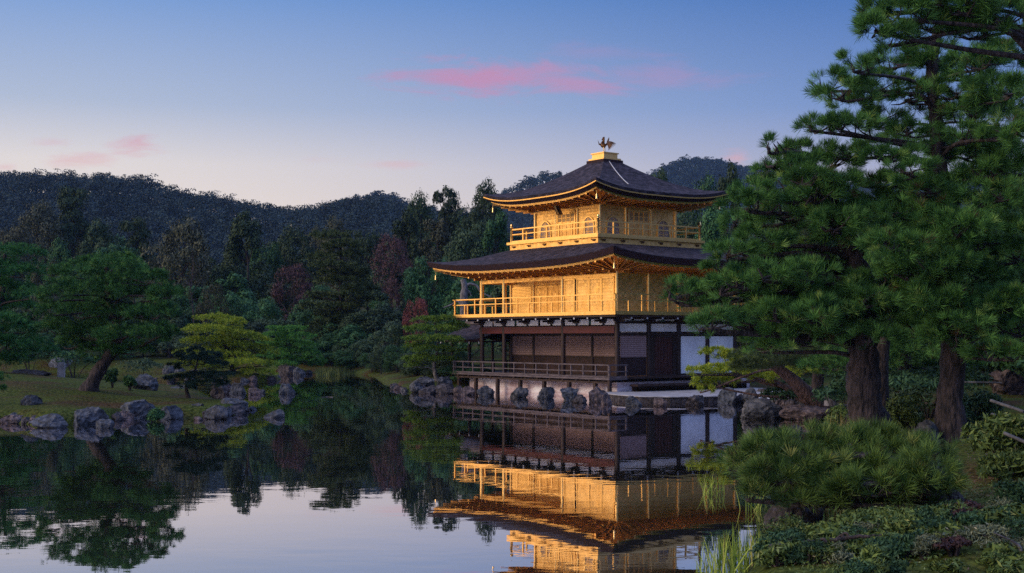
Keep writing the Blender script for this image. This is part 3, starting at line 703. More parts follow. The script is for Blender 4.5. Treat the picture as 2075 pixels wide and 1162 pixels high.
    for side in sides:
        rail('upper_railing', side, -b3 + .08, b3 - .08, 8.30, 9.02, 8.74, -.06, 7, .036, M['gold_bright'], b3, b3, over=0.0)
    for sx in (-1, 1):
        for sy in (-1, 1):
            x, y = sx * (b3 - .06), sy * (b3 - .06); mb = MB()
            mb.tube([(x, y, 8.30), (x, y, 9.12), (x, y, 9.13), (x, y, 9.19), (x, y, 9.2), (x, y, 9.29), (x, y, 9.37)], [.075, .075, .09, .09, .06, .075, .01], 12)
            mb.build('corner_post', M['gold_bright'], root, True)
    w3, zb3, zt3 = 2.75, 8.30, 10.22
    one('upper_wall', M['gold_planks'], root, (-w3 + .02, w3 - .02, -w3 + .02, w3 - .02, zb3, zt3))
    for side in sides:
        for s in (-w3, -.92, .92, w3):
            if side in 'NW' and abs(s) == w3: continue
            if side == 'E' and s == -w3: continue
            p = P3(side, s, 0, 0, w3, w3); col(p[0], p[1], zb3, zt3 + .05, .085 if abs(s) == w3 else .07, M['gold_bright'])
    one('head_beam', M['gold_bright'], root, (-w3 - .05, w3 + .05, -w3 - .055, -w3 + .019, 9.92, 10.02), (w3 - .019, w3 + .055, -w3 + .02, w3, 9.92, 10.02))
    # cusped windows and doors
    def cusp(wd, ht, k=26):
        pts = []
        for i in range(k + 1):                         # right half, bottom to apex
            t = i / k; 
            if t < .5: q = t / .5; pts.append((wd / 2 * (1.06 - .12 * q), ht * .55 * q))
            else:
                q = (t - .5) / .5; a = q * pi / 2
                pts.append((wd / 2 * .94 * cos(a) ** .9, ht * (.55 + .40 * sin(a) + .05 * q ** 6)))
        return np.array(pts + [(-x, z) for x, z in pts[-2::-1]])
    for side in ('S', 'E'):
        for s in (-1.83, 1.83):
            o = cusp(.84, 1.02)
            mb = MB(); inn = o; out = o * np.array([1.15, 1.06])
            n = len(o)
            V = [P3(side, s + a, .035, 8.38 + z, w3, w3) for a, z in inn] + [P3(side, s + a, .035, 8.38 + z, w3, w3) for a, z in out] + [P3(side, s + a, -.015, 8.38 + z, w3, w3) for a, z in out] + [P3(side, s + a, -.015, 8.38 + z, w3, w3) for a, z in inn]
            i = np.arange(n - 1); mb.add(V, np.concatenate([np.stack([i + r * n, i + 1 + r * n, i + 1 + (r + 1) * n, i + (r + 1) * n], -1) for r in range(3)] + [np.stack([i + 3 * n, i + 1 + 3 * n, i + 1, i], -1)]))
            win = mb.build('cusped_window', M['gold_bright'], root)
            mb = MB(); mb.add([P3(side, s + a, .004, 8.38 + z, w3, w3) for a, z in o], [tuple(range(n)) if side == 'S' else tuple(range(n))])
            mb.build('pane', M['pane'], win)
            mb = MB(); fbox(mb, side, s - .022, s + .022, .006, .03, 8.38, 9.38, w3, w3)
            for q in (-.28, -.19, -.095, .095, .19, .28):
                zz = 8.38 + 1.02 * (.95 - .9 * (abs(q) / .42) ** 2.4 * .5); fbox(mb, side, s + q - .008, s + q + .008, .006, .018, 8.38, zz, w3, w3)
            for z in (8.62, 8.86, 9.08): fbox(mb, side, s - .39, s + .39, .006, .022, z - .012, z + .012, w3, w3)
            mb.build('window_bars', M['gold'], win)
        fr = MB(); fbox(fr, side, -.80, -.72, .0, .06, 8.31, 9.84, w3, w3); fbox(fr, side, .72, .80, 0, .06, 8.31, 9.84, w3, w3); fbox(fr, side, -.72, .72, 0, .06, 9.76, 9.84, w3, w3)
        fr = fr.build('panel_door', M['gold_bright'], root)
        for k in range(4):
            a = -.71 + k * .357
            mb = MB(); fbox(mb, side, a, a + .345, .0, .03, 8.32, 9.755, w3, w3)
            lf = mb.build('door_leaf', M['gold'], fr)
            mb = MB()
            for z0, z1 in ((9.28, 9.46), (9.5, 9.68)):
                fbox(mb, side, a + .05, a + .295, .031, .036, z0, z1, w3, w3)
            mb.build('door_panel', M['door_panel'], lf)
            mb = MB(); fbox(mb, side, a + .03, a + .315, .031, .045, 9.20, 9.24, w3, w3); fbox(mb, side, a + .03, a + .315, .031, .045, 8.75, 8.80, w3, w3); fbox(mb, side, a - .008, a + .012, .031, .05, 8.32, 9.75, w3, w3)
            mb.build('door_rail', M['gold_bright'], lf)
    # name plaque under the front eaves, tilted forward
    mb = MB(); mb.bar((0.05, -3.62, 10.22), (0.05, -3.25, 9.62), .44, .06); pl = mb.build('name_plaque', M['metal_dark'], root)
    mb = MB(); mb.bar((0.05, -3.655, 10.12), (0.05, -3.36, 9.65), .13, .04); mb.build('plaque_panel', M['gold_bright'], pl)
    # ridge block and bird
    one('ridge_box', M['shingle_edge'], root, (-.72, .72, -.72, .72, 12.55, 12.80))
    one('finial_base', M['gold_bright'], root, (-.64, .64, -.64, .64, 12.803, 12.90), (-.50, .50, -.50, .50, 12.90, 13.16), (-.56, .56, -.56, .56, 13.16, 13.22))
    bird = MB(); bz = 13.22                                # faces the front-left; profile along local -x
    bird.tube([(-.02, 0, bz), (-.02, 0, bz + .04)], [.16, .12], 10)
    bird.tube(curve([(.20, 0, bz + .62), (.02, 0, bz + .50), (-.16, 0, bz + .50), (-.27, 0, bz + .62), (-.22, 0, bz + .76), (-.12, 0, bz + .86), (-.13, 0, bz + .93)], 5), np.interp(np.linspace(0, 1, 31), [0, .25, .45, .7, 1], [.03, .12, .13, .05, .045]), 10)
    bo = bird.build('phoenix_statue', M['metal_dark'], root, True); bo.scale = (.87, .87, .87); bo.location = (0, 0, bz * .13)
    mb = MB(); mb.tube([(-.05, 0, bz + .93), (-.13, 0, bz + .95), (-.24, 0, bz + .92), (-.30, 0, bz + .88)], [.05, .065, .045, .008], 8)
    for a in range(5): mb.tube([(-.12, 0, bz + .98), (-.12 + .09 * cos(a * .8), 0, bz + 1.0 + .07 * sin(a * .8 + .3))], [.02, .035], 6)
    mb.build('head', M['metal_dark'], bo, True)
    for sy in (-1, 1): 
        mb = MB(); mb.tube([(-.06, sy * .06, bz + .45), (-.04, sy * .06, bz + .22), (-.06, sy * .06, bz + .03), (-.14, sy * .06, bz + .02)], [.035, .022, .022, .015], 6); mb.build('leg', M['gold_bright'], bo)
        mb = MB()
        for k in range(6):
            a = radians(62 + 14 * k); ln = .52 - .035 * abs(k - 2)
            p0 = np.array([-.02 + .03 * k, sy * .10, bz + .52]); p1 = p0 + ln * np.array([.6 * cos(a) + .25, sy * .22, sin(a)])
            mb.tube([p0, (p0 + p1) / 2, p1], [.03, .045, .008], 5)
        for k in range(3): mb.tube([(-.2, sy * .09, bz + .52), (-.33, sy * .2, bz + .60 + .03 * k), (-.36 - .02 * k, sy * .24, bz + .78 + .05 * k)], [.03, .03, .006], 5)
        mb.build('wing', M['metal_dark'], bo)
    mb = MB()
    for k in range(9):
        a = radians(-50 + 10 * k)
        q = [(.16, 0, bz + .58), (.32, (k - 4) * .02, bz + .60 + .10 * sin(a) + .08), (.62, (k - 4) * .05, bz + .48 + .30 * sin(a)), (.84 - .03 * abs(k - 6), (k - 4) * .07, bz + .36 + .36 * sin(a))]
        mb.tube(curve(q, 4), np.interp(np.linspace(0, 1, 13), [0, .6, 1], [.02, .034, .008]), 5)
    mb.build('tail', M['metal_dark'], bo)
    # bright wire lying down the east slope
    pts = [np.array(surf3('E', -.42 + .03 * k / 14, .99 - .66 * k / 14)) + np.array([.0, 0, .03]) for k in range(15)]
    mb = MB(); mb.tube(pts, .022, 6); mb.build('roof_wire', M['wire'], root)
    # ---- fishing porch on the west side
    mb = MB(); x0, x1, yr = -10.2, -5.95, -2.2
    rp = lambda t: 2.86 + (3.82 - 2.86) * t ** 1.25
    for sg in (-1, 1): mb.grid([[(x, yr + sg * 2.0 * (1 - t), rp(t) + .10 * abs((x - (x0 + x1) / 2) / 2.1) ** 3 * (1 - t)) for t in np.linspace(0, 1, 9)] for x in np.linspace(x0, x1, 13)], flip=(sg < 0))
    pr = mb.build('porch_roof', M['shingle'], root, True)
    mb = MB()
    for sg in (-1, 1): mb.grid([[(x, yr + sg * (2.0 - .02 - k * .1), rp(0) - k * .16 - .005 + .10 * abs((x - (x0 + x1) / 2) / 2.1) ** 3) for k in (0, 1)] for x in np.linspace(x0, x1, 13)])
    for xx in (x0 + .02, x1): mb.grid([[(xx, yr + sg * 2.0 * (1 - t), rp(t) + (.1 * (1 - t)) - d) for d in (0, .16)] for sg, t in [(-1, t) for t in np.linspace(0, 1, 9)] + [(1, t) for t in np.linspace(1, 0, 9)]])
    mb.box(x0 + .1, x1, yr - 1.75, yr + 1.75, 2.70, 2.78)
    mb.build('porch_eave', M['shingle_edge'], pr)
    one('porch_ridge', M['deck_wood'], pr, (x0 - .05, x1, yr - .1, yr + .1, 3.80, 3.95))
    mb = MB()
    for k in range(5): mb.box(x0 + .1 + k * .98, x0 + .17 + k * .98, yr - 2.02, yr - 1.99, 2.62, 2.74)
    mb.build('painted_ends', M['white_paint'], pr)
    for x, y in ((-9.6, -3.7), (-9.6, -.7), (-7.8, -3.7), (-7.8, -.7)): col(x, y, -.5, 2.75, .09, M['dark_wood'], 'porch_column')
    one('porch_floor', M['deck_wood'], root, (-10.0, -7.02, -4.0, -.4, .86, .96))
    one('gable_board', M['dark_wood'], pr, (x0 + .12, x0 + .2, yr - 1.0, yr + 1.0, 2.78, 3.3))
    return root
pavilion()
#@@REST@@
# ------------------------------------------------------------------ rocks
def rock_mesh(rng, sx, sy, sz, mat, name='rock'):
    bm = bmesh_ico()
    V = bm[0].copy()
    d = V.copy()
    # a few planes cut the ball into a boulder, then rough it up
    for k in range(16):
        n = norm(rng.normal(0, 1, 3)); o = rng.uniform(.50, .88)
        t = V @ n; V -= np.where(t > o, t - o, 0)[:, None] * n * .97
    for k in range(30):
        a = norm(rng.normal(0, 1, 3)); fr = rng.uniform(3, 24)
        V += d * ((np.abs(np.sin((d @ a) * fr + rng.uniform(0, 6))) - .6) * .15 / fr ** .8)[:, None]
    V += d * rng.normal(0, .014, (len(V), 1))
    V /= np.abs(V).max(0)
    V *= np.array([sx, sy, sz])
    return mesh_np(name, V, bm[1], mat, None, False)
_ico = None
def bmesh_ico():
    global _ico
    if _ico is None:
        import bmesh
        b = bmesh.new(); bmesh.ops.create_icosphere(b, subdivisions=4, radius=1.0)
        b.verts.ensure_lookup_table()
        _ico = (np.array([v.co[:] for v in b.verts]), np.array([[v.index for v in f.verts] for f in b.faces])); b.free()
    return _ico
_rk = 100
def rock(px, py, wpx, hpx, label, mat='stone', z=0.0, group=None, deep=.8, name='rock'):
    # a boulder whose foot shows at (px, py) on level z, wpx wide and hpx high in the photo
    global _rk; _rk += 1
    rng = np.random.default_rng(_rk)
    p = Wz(px, py, z); s = p[1] / F
    wd, hh = wpx * s / 2, hpx * s * ((.66 if px < 700 else .74) if z == 0 else .9)
    sink = .35 * hh + .08
    o = rock_mesh(rng, wd * 1.08, wd * deep, (hh + sink) / 2 * 1.08, M[mat], name)
    o.location = (p[0], p[1] + wd * deep * .55, z + (hh - sink) / 2); o.rotation_euler = (0, 0, rng.uniform(-.5, .5))
    return tag(o, label, 'rock', group)
SHORE_L = 'rocks edging the left island'
for a in [
    (20, 858, 58, 30, 'low grey rock at the far left end of the island shore', 'stone_brown'),
    (97, 867, 80, 40, 'long flat bluish rock lying in the shallows of the left island', 'stone_blue'),
    (170, 861, 78, 52, 'big pale speckled boulder on the left island shore below the leaning pine', 'stone_blue'),
    (212, 868, 40, 32, 'small dark blue rock right of the big pale speckled boulder', 'stone_blue'),
    (268, 848, 96, 56, 'broad dark boulder in the middle of the left island shore', 'stone_blue'),
    (346, 850, 52, 42, 'squat blue-grey boulder right of the broad dark one on the island shore', 'stone_blue'),
    (395, 843, 40, 42, 'narrow mossy rock between two boulders near the island tip', 'stone'),
    (402, 852, 22, 12, 'small flat brown stone at the foot of the island rocks', 'stone_brown'),
    (440, 850, 52, 44, 'rounded rock just left of the island tip boulder', 'stone'),
    (468, 838, 62, 50, 'large dark boulder forming the right tip of the left island', 'stone_blue')]:
    rock(*a[:5], a[5], group=SHORE_L)
rock(60, 825, 40, 26, 'small pale rock set in the bare slope of the left island', 'stone', .42)
rock(292, 792, 50, 36, 'big white-streaked boulder at the back edge of the island grass', 'stone_blue', .55)
rock(365, 795, 44, 18, 'low dark rock beside the big white-streaked boulder', 'stone', .3)
rock(440, 800, 40, 46, 'tall dark rock behind the small dark pine on the island tip', 'stone_dark', .2)
rock(340, 757, 26, 18, 'small rock across the channel behind the left island', 'stone', .1)
rock(364, 760, 24, 20, 'pointed rock across the channel behind the left island', 'stone_blue', .1)
BACK = 'rocks around the islet of the yellow-green pine'
for a in [(405, 764, 46, 26, 'pale rock at the left foot of the yellow-green pine', 'stone'), (430, 766, 34, 22, 'pale rock next to the left foot of the yellow-green pine', 'stone_brown'),
          (463, 768, 28, 26, 'rock directly under the trunk of the yellow-green pine', 'stone'), (514, 768, 30, 16, 'low white rock at the water right of the yellow-green pine', 'stone_blue'),
          (478, 798, 36, 32, 'pale pyramid-shaped rock standing in the water off the island tip', 'stone'), (512, 800, 30, 20, 'low rock right of the pale pyramid rock in the water', 'stone_brown'),
          (530, 797, 16, 12, 'smallest rock at the end of the row off the island tip', 'stone'), (452, 797, 36, 34, 'brownish rock left of the pale pyramid rock in the water', 'stone_brown'),
          (560, 768, 16, 16, 'tiny rock between the two islets', 'stone')]:
    rock(*a[:5], a[5], group=BACK)
rock(577, 799, 38, 34, 'lone upright blue-grey rock standing in the open pond', 'stone_blue')
rock(557, 847, 44, 24, 'low jagged rock lying alone in the open pond nearest the middle', 'stone')
rock(583, 760, 44, 34, 'dark rock under the fresh green pine on the small islet', 'stone_dark')
rock(606, 762, 24, 26, 'grey rock right of the dark rock under the fresh green pine', 'stone')
PORCH = 'rocks at the water left of the pavilion'
for a in [(845, 796, 36, 32, 'leftmost rock of the heap by the pavilion corner', 'stone'), (872, 798, 46, 26, 'broad rock in the heap by the pavilion corner', 'stone_dark'),
          (903, 798, 44, 26, 'dark rock in the heap next to the deck end', 'stone_dark'), (860, 778, 40, 18, 'upper rock at the foot of the pine left of the pavilion', 'stone', .45), (900, 782, 40, 20, 'upper rock between the pine and the fishing porch', 'stone', .35), (930, 800, 24, 26, 'small mossy rock under the left deck corner', 'stone_brown')]:
    rock(*a)
DECK = 'rocks carrying the deck posts'
for a in [(948, 801, 30, 24, 'pale rock at the left end under the deck', 'stone_brown'), (985, 803, 40, 30, 'dark split rock under the deck, second from the left', 'stone'), (1052, 806, 44, 28, 'grey block under the deck post left of the middle', 'stone'),
          (1106, 808, 36, 34, 'narrow rock under the middle deck post', 'stone'), (1156, 812, 44, 44, 'tall dark blue rock under the deck right of the middle', 'stone_blue'), (1172, 817, 34, 22, 'low dark rock leaning on the tall dark blue one', 'stone_dark'),
          (1212, 815, 50, 42, 'tall brown rock under the right end of the deck', 'stone_brown'), (1228, 820, 24, 28, 'small brown rock in front of the tall brown one', 'stone_brown')]:
    rock(*a, group=DECK)
LAND = 'rocks along the landing stone'
for a in [(1284, 823, 34, 26, 'pale rough rock in the water before the landing stone', 'stone'), (1338, 824, 32, 24, 'second rock in the water before the landing stone', 'stone_brown'), (1412, 822, 44, 28, 'dark rock below the bright low pine', 'stone_dark'),
          (1474, 818, 40, 42, 'tall pale rock right of the landing stone', 'stone_blue'), (1499, 817, 24, 28, 'small dark rock between two pale rocks by the landing', 'stone_dark'), (1522, 818, 34, 42, 'pale lilac rock right of the tall pale one', 'stone'), (1552, 815, 30, 34, 'rock half hidden behind the big water boulder', 'stone_brown')]:
    rock(*a, group=LAND)
rock(1546, 850, 92, 54, 'big wedge-shaped grey boulder in the water right of the landing', 'stone')
rock(1636, 852, 112, 50, 'broad dark purple boulder in the water by the thick pine trunk', 'stone_brown')
rock(1608, 882, 52, 26, 'small dark jagged rock before the broad purple boulder', 'stone_dark')
rock(1883, 898, 56, 48, 'angular pale boulder left of the second thick pine trunk', 'stone', .62)
rock(1598, 1078, 108, 82, 'black stump-like rock in the water under the low pine', 'stone_dark', 0, None, .6)
rock(1640, 1062, 60, 60, 'black rock behind the stump-like one under the low pine', 'stone_dark', .05)
rock(1640, 1078, 70, 14, 'flat grey stone at the water edge under the low shrubs', 'stone', .15)
rock(2050, 800, 90, 62, 'large brown boulder in deep shade at the right edge', 'stone_brown', .75)
rock(118, 742, 46, 18, 'pale blue-grey rock at the back of the island lawn', 'stone_blue', .95)
rock(60, 762, 90, 14, 'low dark mossy rock lying on the island lawn', 'stone_dark', 1.0)
def fill_rocks(pts, n, seed, smin, smax, label, group, mats):
    global _rk
    rng = np.random.default_rng(seed); pts = np.array(pts, float); L = np.concatenate([[0], np.cumsum(np.hypot(*np.diff(pts, axis=0).T))])
    for k in range(n):
        l = L[-1] * (k + rng.uniform(.1, .9)) / n; x = np.interp(l, L, pts[:, 0]); y = np.interp(l, L, pts[:, 1])
        r = rng.uniform(smin, smax); _rk += 1
        o = rock_mesh(np.random.default_rng(_rk + 500), r, r * rng.uniform(.7, 1), r * rng.uniform(.6, .95), M[mats[k % len(mats)]])
        o.location = (x + rng.normal(0, .15), y + rng.uniform(-.1, .5), r * .22); o.rotation_euler = (0, 0, rng.uniform(0, 6)); tag(o, label, 'rock', group)
fill_rocks([(-24, 45.1)] + ISLE[2:10], 40, 1, .18, .42, 'small dark stone filling the edge of the left island between its boulders', 'small stones of the left island shore', ['stone_dark', 'stone_dark', 'stone_brown', 'stone_blue'])
fill_rocks(ISLET_A[:4], 9, 2, .2, .45, 'grey stone ringing the islet of the yellow-green pine', 'stones ringing the far islet', ['stone', 'stone_brown', 'stone_dark'])
fill_rocks(ISLET_B[:3], 5, 3, .2, .45, 'stone ringing the small islet of the fresh green pine', 'stones ringing the small islet', ['stone', 'stone_dark'])
fill_rocks([B2W(-6.3, -4.9), B2W(-6.9, -4.0), (-4.6, 69.6), (-6.0, 71.3), (-7.0, 76)], 14, 4, .18, .36, 'dark stone at the water between the pavilion and the far shore', 'stones left of the pavilion', ['stone_dark', 'stone_brown', 'stone'])
fill_rocks([B2W(8.3, 3.2), B2W(9.6, 2.4), (11.0, 58.3), (11.9, 53), (12.1, 47), (11.9, 42), (10.2, 37), (7.8, 30.6)], 34, 5, .25, .5, 'stone edging the right bank between the landing and the pines', 'stones of the right bank', ['stone_dark', 'stone', 'stone_brown'])
# pale gravel beside the landing
g = MB(); G = []
for x in np.linspace(10.2, 14.5, 24):
    G.append([(x, y, gz(x, y) + .05) for y in np.linspace(57, 63.5, 24)])
g.grid(np.array(G)); tag(g.build('gravel', M['gravel'], None, True), 'pale gravel court right of the landing stone', kind='structure')
# little white marker stone on the lawn
p = Wz(124, 757, 1.1); mb = MB(); mb.bar((p[0], p[1], .9), (p[0] + .02, p[1], 1.62), .36, .16); mb.bar((p[0] + .02, p[1], 1.60), (p[0] + .02, p[1], 1.68), .30, .12)
tag(mb.build('marker_stone', M['slab']), 'small upright white marker stone on the island lawn', 'marker')
for px, py, ln, lb in ((500, 834, 12, 'white floating twig beside the island tip'), (663, 805, 22, 'thin pale floating stick in the open pond'), (815, 778, 14, 'pale floating stick near the pavilion rocks')):
    p = Wz(px, py, .015); r = p[1] / F * ln / 2; mb = MB(); mb.tube([p + [-r, 0, 0], p + [0, .15, .01], p + [r, .05, 0]], .014, 6)
    tag(mb.build('floating_stick', M['bark_grey']), lb, 'stick')

# ------------------------------------------------------------------ pines built of pads
def pad_tree(name, label, trunk, pads, mat, bark, Ln, nper, wd, dens, seed, r0, group=None, branches=True, cat='tree', sub=False, twigs=0, spread=.75, top=.75):
    """trunk: path of world points; pads: (centre, (rx, ry, rz)) in world metres; dens: tufts per square metre of pad"""
    rng = np.random.default_rng(seed); trunk = curve(trunk, 6); base = trunk[0].copy()
    root = thing(name, label, cat, base, 0, group)
    T = trunk - base; n = len(T); tt = np.linspace(0, 1, n)
    rad = r0 * (1 - .78 * tt) * (1 + .45 * np.exp(-tt * 14)); T[0, 2] -= .15
    rad = rad * (1 + .06 * np.sin(tt * 40))
    mb = MB(); V, Q, _ = tube_np(T, rad, 14); 
    ph = np.arctan2(V[:, 1], V[:, 0]); V += (rng.normal(0, 1, (len(V), 1)) * .085 * r0) * norm(V - np.repeat(T, 14, 0))
    mb.add(V, Q)
    brs = []
    for c, r in pads:
        c = np.asarray(c) - base; r = np.asarray(r)
        # the limb leaves the trunk below the pad and runs out under it
        i = int(np.clip(np.argmin(np.abs(T[:, 2] - (c[2] - .12 * np.hypot(*(c - T[n // 2])[:2]) - r[2] * .4)) + .05 * np.hypot(T[:, 0] - c[0], T[:, 1] - c[1])), 2, n - 1))
        a = T[i]; out = c - a; e = c + np.array([out[0], out[1], 0]) / (np.hypot(out[0], out[1]) + .3) * r[0] * .45; e[2] = c[2] - r[2] * .15
        m1 = a + (c - a) * .35 + rng.normal(0, .06, 3) * np.linalg.norm(c - a) + [0, 0, .06 * np.linalg.norm(out)]
        m2 = c - [0, 0, r[2] * .45]
        path = curve([a, m1, m2, e], 4); rr = np.linspace(max(.12 * r0, min(rad[i] * .42, .026 * np.linalg.norm(out) + .010)), .06 * r0, len(path))
        b = MB(); b.tube(path, rr, 7)
        for k in range(twigs):
            q, _ = pad_points(rng, c, r * .9, 1); j = rng.integers(len(path) // 2, len(path)); s = path[j]
            b.tube([s, (s + q[0]) / 2 + rng.normal(0, .04, 3) + [0, 0, -.04], q[0]], [.10 * r0, .06 * r0, .03 * r0], 4)
        brs.append((b, c, r))
    if sub:
        mb.build('trunk', bark, root, True)
    NV, ND = [], []
    for b, c, r in brs:
        k = max(8, int(dens * (r[0] * r[1] * 3.2 + (r[0] + r[1]) * r[2] * 1.6)))
        P, D = pad_points(rng, c, r, k, top)
        if sub:
            bo = b.build('branch', bark, root, True)
            V, Q = needles(P, D, Ln, nper, wd, rng, spread); mesh_np('needles', V, Q, mat, bo)
        else:
            for v, fs in zip(b.v, [None] * len(b.v)): pass
            off = mb.n
            for v in b.v: mb.v.append(v); mb.n += len(v)
            for key, fl in b.f.items():
                for f in fl: mb.f.setdefault(key, []).append(f + off)
            NV.append(P); ND.append(D)
    if not sub:
        mb.build('trunk', bark, root, True)
        V, Q = needles(np.concatenate(NV), np.concatenate(ND), Ln, nper, wd, rng, spread)
        mesh_np('crown', V, Q, mat, root)
    return root
def layered(rng, base, h, wd, layers, z0=.25, shape=1.0, thick=.10, n0=6, jit=.1, dy=.8):
    # pads of a cloud-pruned tree: rings of flat pads, narrower towards the top
    pads = []
    for k in range(layers):
        t = k / (layers - 1); z = h * (z0 + (1 - z0 - thick * .6) * t)
        R = wd / 2 * (1 - t ** (1.6 * shape)) * (.85 + .3 * rng.random()) if k < layers - 1 else 0
        n = max(1, int(round(n0 * (1 - t) + 1))) if k < layers - 1 else 1
        a0 = rng.uniform(0, 6)
        for i in range(n):
            a = a0 + 2 * pi * i / n + rng.normal(0, .25); pr = wd * (.26 - .09 * t) * rng.uniform(.8, 1.2)
            rr = max(0, R - pr * .55) * rng.uniform(.8, 1.05)
            pads.append((np.array(base) + [rr * cos(a), rr * sin(a) * dy, z + rng.normal(0, jit * h * .12)], (pr, pr * .9, h * thick * rng.uniform(.8, 1.25))))
    return pads
R_ = np.random.default_rng(11)
def pxpads(lst, Y, rng, dj=1.0, depth=1.0):
    # pads given as (px, py, half width, half height, [distance offset]) on a tree at distance Y
    out = []
    for q in lst:
        yy = Y + (q[4] if len(q) > 4 else rng.uniform(-1.25 * dj, .6 * dj)); s = yy / F
        out.append((W(q[0], q[1], yy), (q[2] * s, q[2] * s * depth, q[3] * s)))
    return out

# leaning pine on the left island
Y = 52.5; zb = gz(-17.3, Y)
lst = [(225, 545, 60, 22), (160, 555, 55, 22), (290, 570, 45, 20), (120, 590, 45, 22), (200, 590, 60, 24), (270, 605, 60, 24), (330, 600, 34, 20), (105, 630, 40, 22), (165, 635, 55, 24), (235, 640, 60, 24), (305, 640, 48, 22),
       (120, 668, 40, 20), (180, 680, 55, 22), (245, 685, 55, 22), (310, 680, 40, 20), (140, 700, 34, 16), (210, 712, 46, 16), (270, 712, 40, 14), (190, 535, 40, 16), (250, 530, 36, 14), (345, 630, 20, 14), (95, 605, 20, 14)]
pad_tree('pine_tree', 'large dark green pine with a thick leaning trunk on the left island', [(-17.35, Y, zb - .1), (-16.95, Y, zb + .7), (-16.35, Y, zb + 1.6), (-16.2, Y + .1, zb + 2.6), (-16.5, Y, zb + 3.8), (-16.6, Y, zb + 5.2)],
         pxpads(lst, Y, R_, 1.6, 1.0) + pxpads([(q[0] + 8, q[1] - 4, q[2], q[3], 1.9 * (-1) ** i) for i, q in enumerate(lst[:17:2])], Y, R_), M['needle_mid'], M['bark'], .17, 18, .014, 66, 21, .30)
# left-edge layered pine
Y = 66.0
lst = [(20, 515, 55, 18), (-30, 540, 60, 20), (40, 555, 45, 16), (0, 585, 60, 18), (60, 600, 30, 14), (-40, 610, 60, 18), (30, 625, 50, 16), (-10, 655, 70, 20), (50, 668, 40, 16), (20, 700, 60, 20), (-50, 690, 60, 20), (62, 715, 40, 14), (-20, 730, 60, 16)]
pad_tree('pine_tree', 'dark layered pine cut by the left edge of the photo', [(W(-20, 760, Y)[0], Y, gz(-27, Y) - .1), (W(-15, 680, Y)), (W(5, 600, Y)), (W(10, 515, Y))], pxpads(lst, Y, R_, 2.0), M['needle_green'], M['bark'], .22, 14, .022, 45, 22, .28)
# small pads poking in at the left edge
Y = 47.0
pad_tree('pine_bush', 'small dark pine bush at the left edge above the island rocks', [(W(-22, 815, Y)[0], Y, gz(-19, Y) - .1), W(-10, 790, Y), W(-6, 768, Y)], pxpads([(-4, 772, 20, 9), (-8, 792, 24, 10), (-10, 760, 18, 8)], Y, R_, .3), M['needle_mid'], M['bark'], .13, 14, .014, 90, 23, .07, cat='bush')
# yellow-green cloud pine and its neighbours
Y = 89.0; b = W(472, 770, Y); b[2] = gz(b[0], Y)
lst = [(438, 647, 40, 9), (470, 655, 30, 8), (425, 668, 50, 9), (475, 675, 36, 8), (400, 693, 34, 9), (440, 690, 40, 8), (500, 684, 36, 8), (475, 700, 44, 9), (530, 690, 18, 6), (385, 718, 34, 9), (425, 715, 36, 8), (515, 707, 36, 8), (470, 722, 44, 9), (545, 715, 18, 7), (380, 738, 28, 8), (500, 735, 44, 8), (540, 738, 26, 8), (450, 742, 34, 8), (520, 755, 34, 7), (420, 745, 30, 7)]
pad_tree('cloud_pine', 'bright yellow-green cloud-pruned pine on the islet behind the left island', [b - [0, 0, .1], W(470, 735, Y), W(455, 700, Y), W(450, 655, Y)], pxpads(lst, Y, R_, 1.3), M['needle_yellow'], M['bark'], .16, 13, .022, 70, 24, .17)
Y = 105.5; b = W(590, 752, Y); b[2] = gz(b[0], Y)
lst = [(585, 668, 36, 7), (560, 680, 28, 7), (605, 682, 34, 7), (575, 695, 42, 7), (550, 703, 18, 6), (620, 700, 24, 6), (595, 712, 40, 7), (635, 720, 18, 6), (560, 722, 32, 7), (610, 730, 38, 7), (640, 738, 18, 5), (575, 738, 34, 6)]
pad_tree('cloud_pine', 'fresh green cloud-pruned pine on the small rocky islet', [b - [0, 0, .1], W(590, 725, Y), W(580, 700, Y), W(583, 668, Y)], pxpads(lst, Y, R_, 1.2), M['needle_fresh'], M['bark'], .18, 13, .026, 60, 25, .16)
# small dark pine on the island tip
Y = 52.5; b = W(382, 800, Y); b[2] = gz(b[0], Y)
lst = [(400, 712, 22, 8), (375, 722, 22, 8), (425, 722, 26, 8), (400, 732, 36, 9), (440, 740, 26, 8), (365, 742, 20, 7), (360, 768, 28, 8), (400, 765, 40, 9), (445, 762, 30, 8), (420, 778, 34, 9), (380, 785, 26, 9), (450, 775, 20, 7)]
pad_tree('pine_tree', 'small blue-green pine with twisted stem on the tip of the left island', [b - [0, 0, .1], W(378, 780, Y), W(395, 752, Y), W(402, 718, Y)], pxpads(lst, Y, R_, .7), M['needle_dark'], M['bark'], .13, 14, .014, 110, 26, .09)
# pine left of the pavilion
Y = 74.5; b = W(886, 768, Y); b[2] = gz(b[0], Y)
lst = [(870, 650, 32, 6), (905, 648, 26, 6), (850, 668, 28, 7), (890, 668, 40, 7), (925, 662, 24, 6), (860, 688, 38, 7), (905, 690, 36, 7), (840, 705, 26, 7), (880, 708, 40, 7), (918, 712, 22, 7), (838, 728, 22, 6), (865, 728, 34, 7), (900, 730, 30, 7), (842, 742, 22, 5)]
pad_tree('cloud_pine', 'olive green cloud-pruned pine growing left of the fishing porch', [b - [0, 0, .1], W(880, 740, Y), W(888, 700, Y), W(880, 650, Y)], pxpads(lst, Y, R_, 1.1), M['needle_lime'], M['bark_grey'], .17, 13, .022, 75, 27, .13)
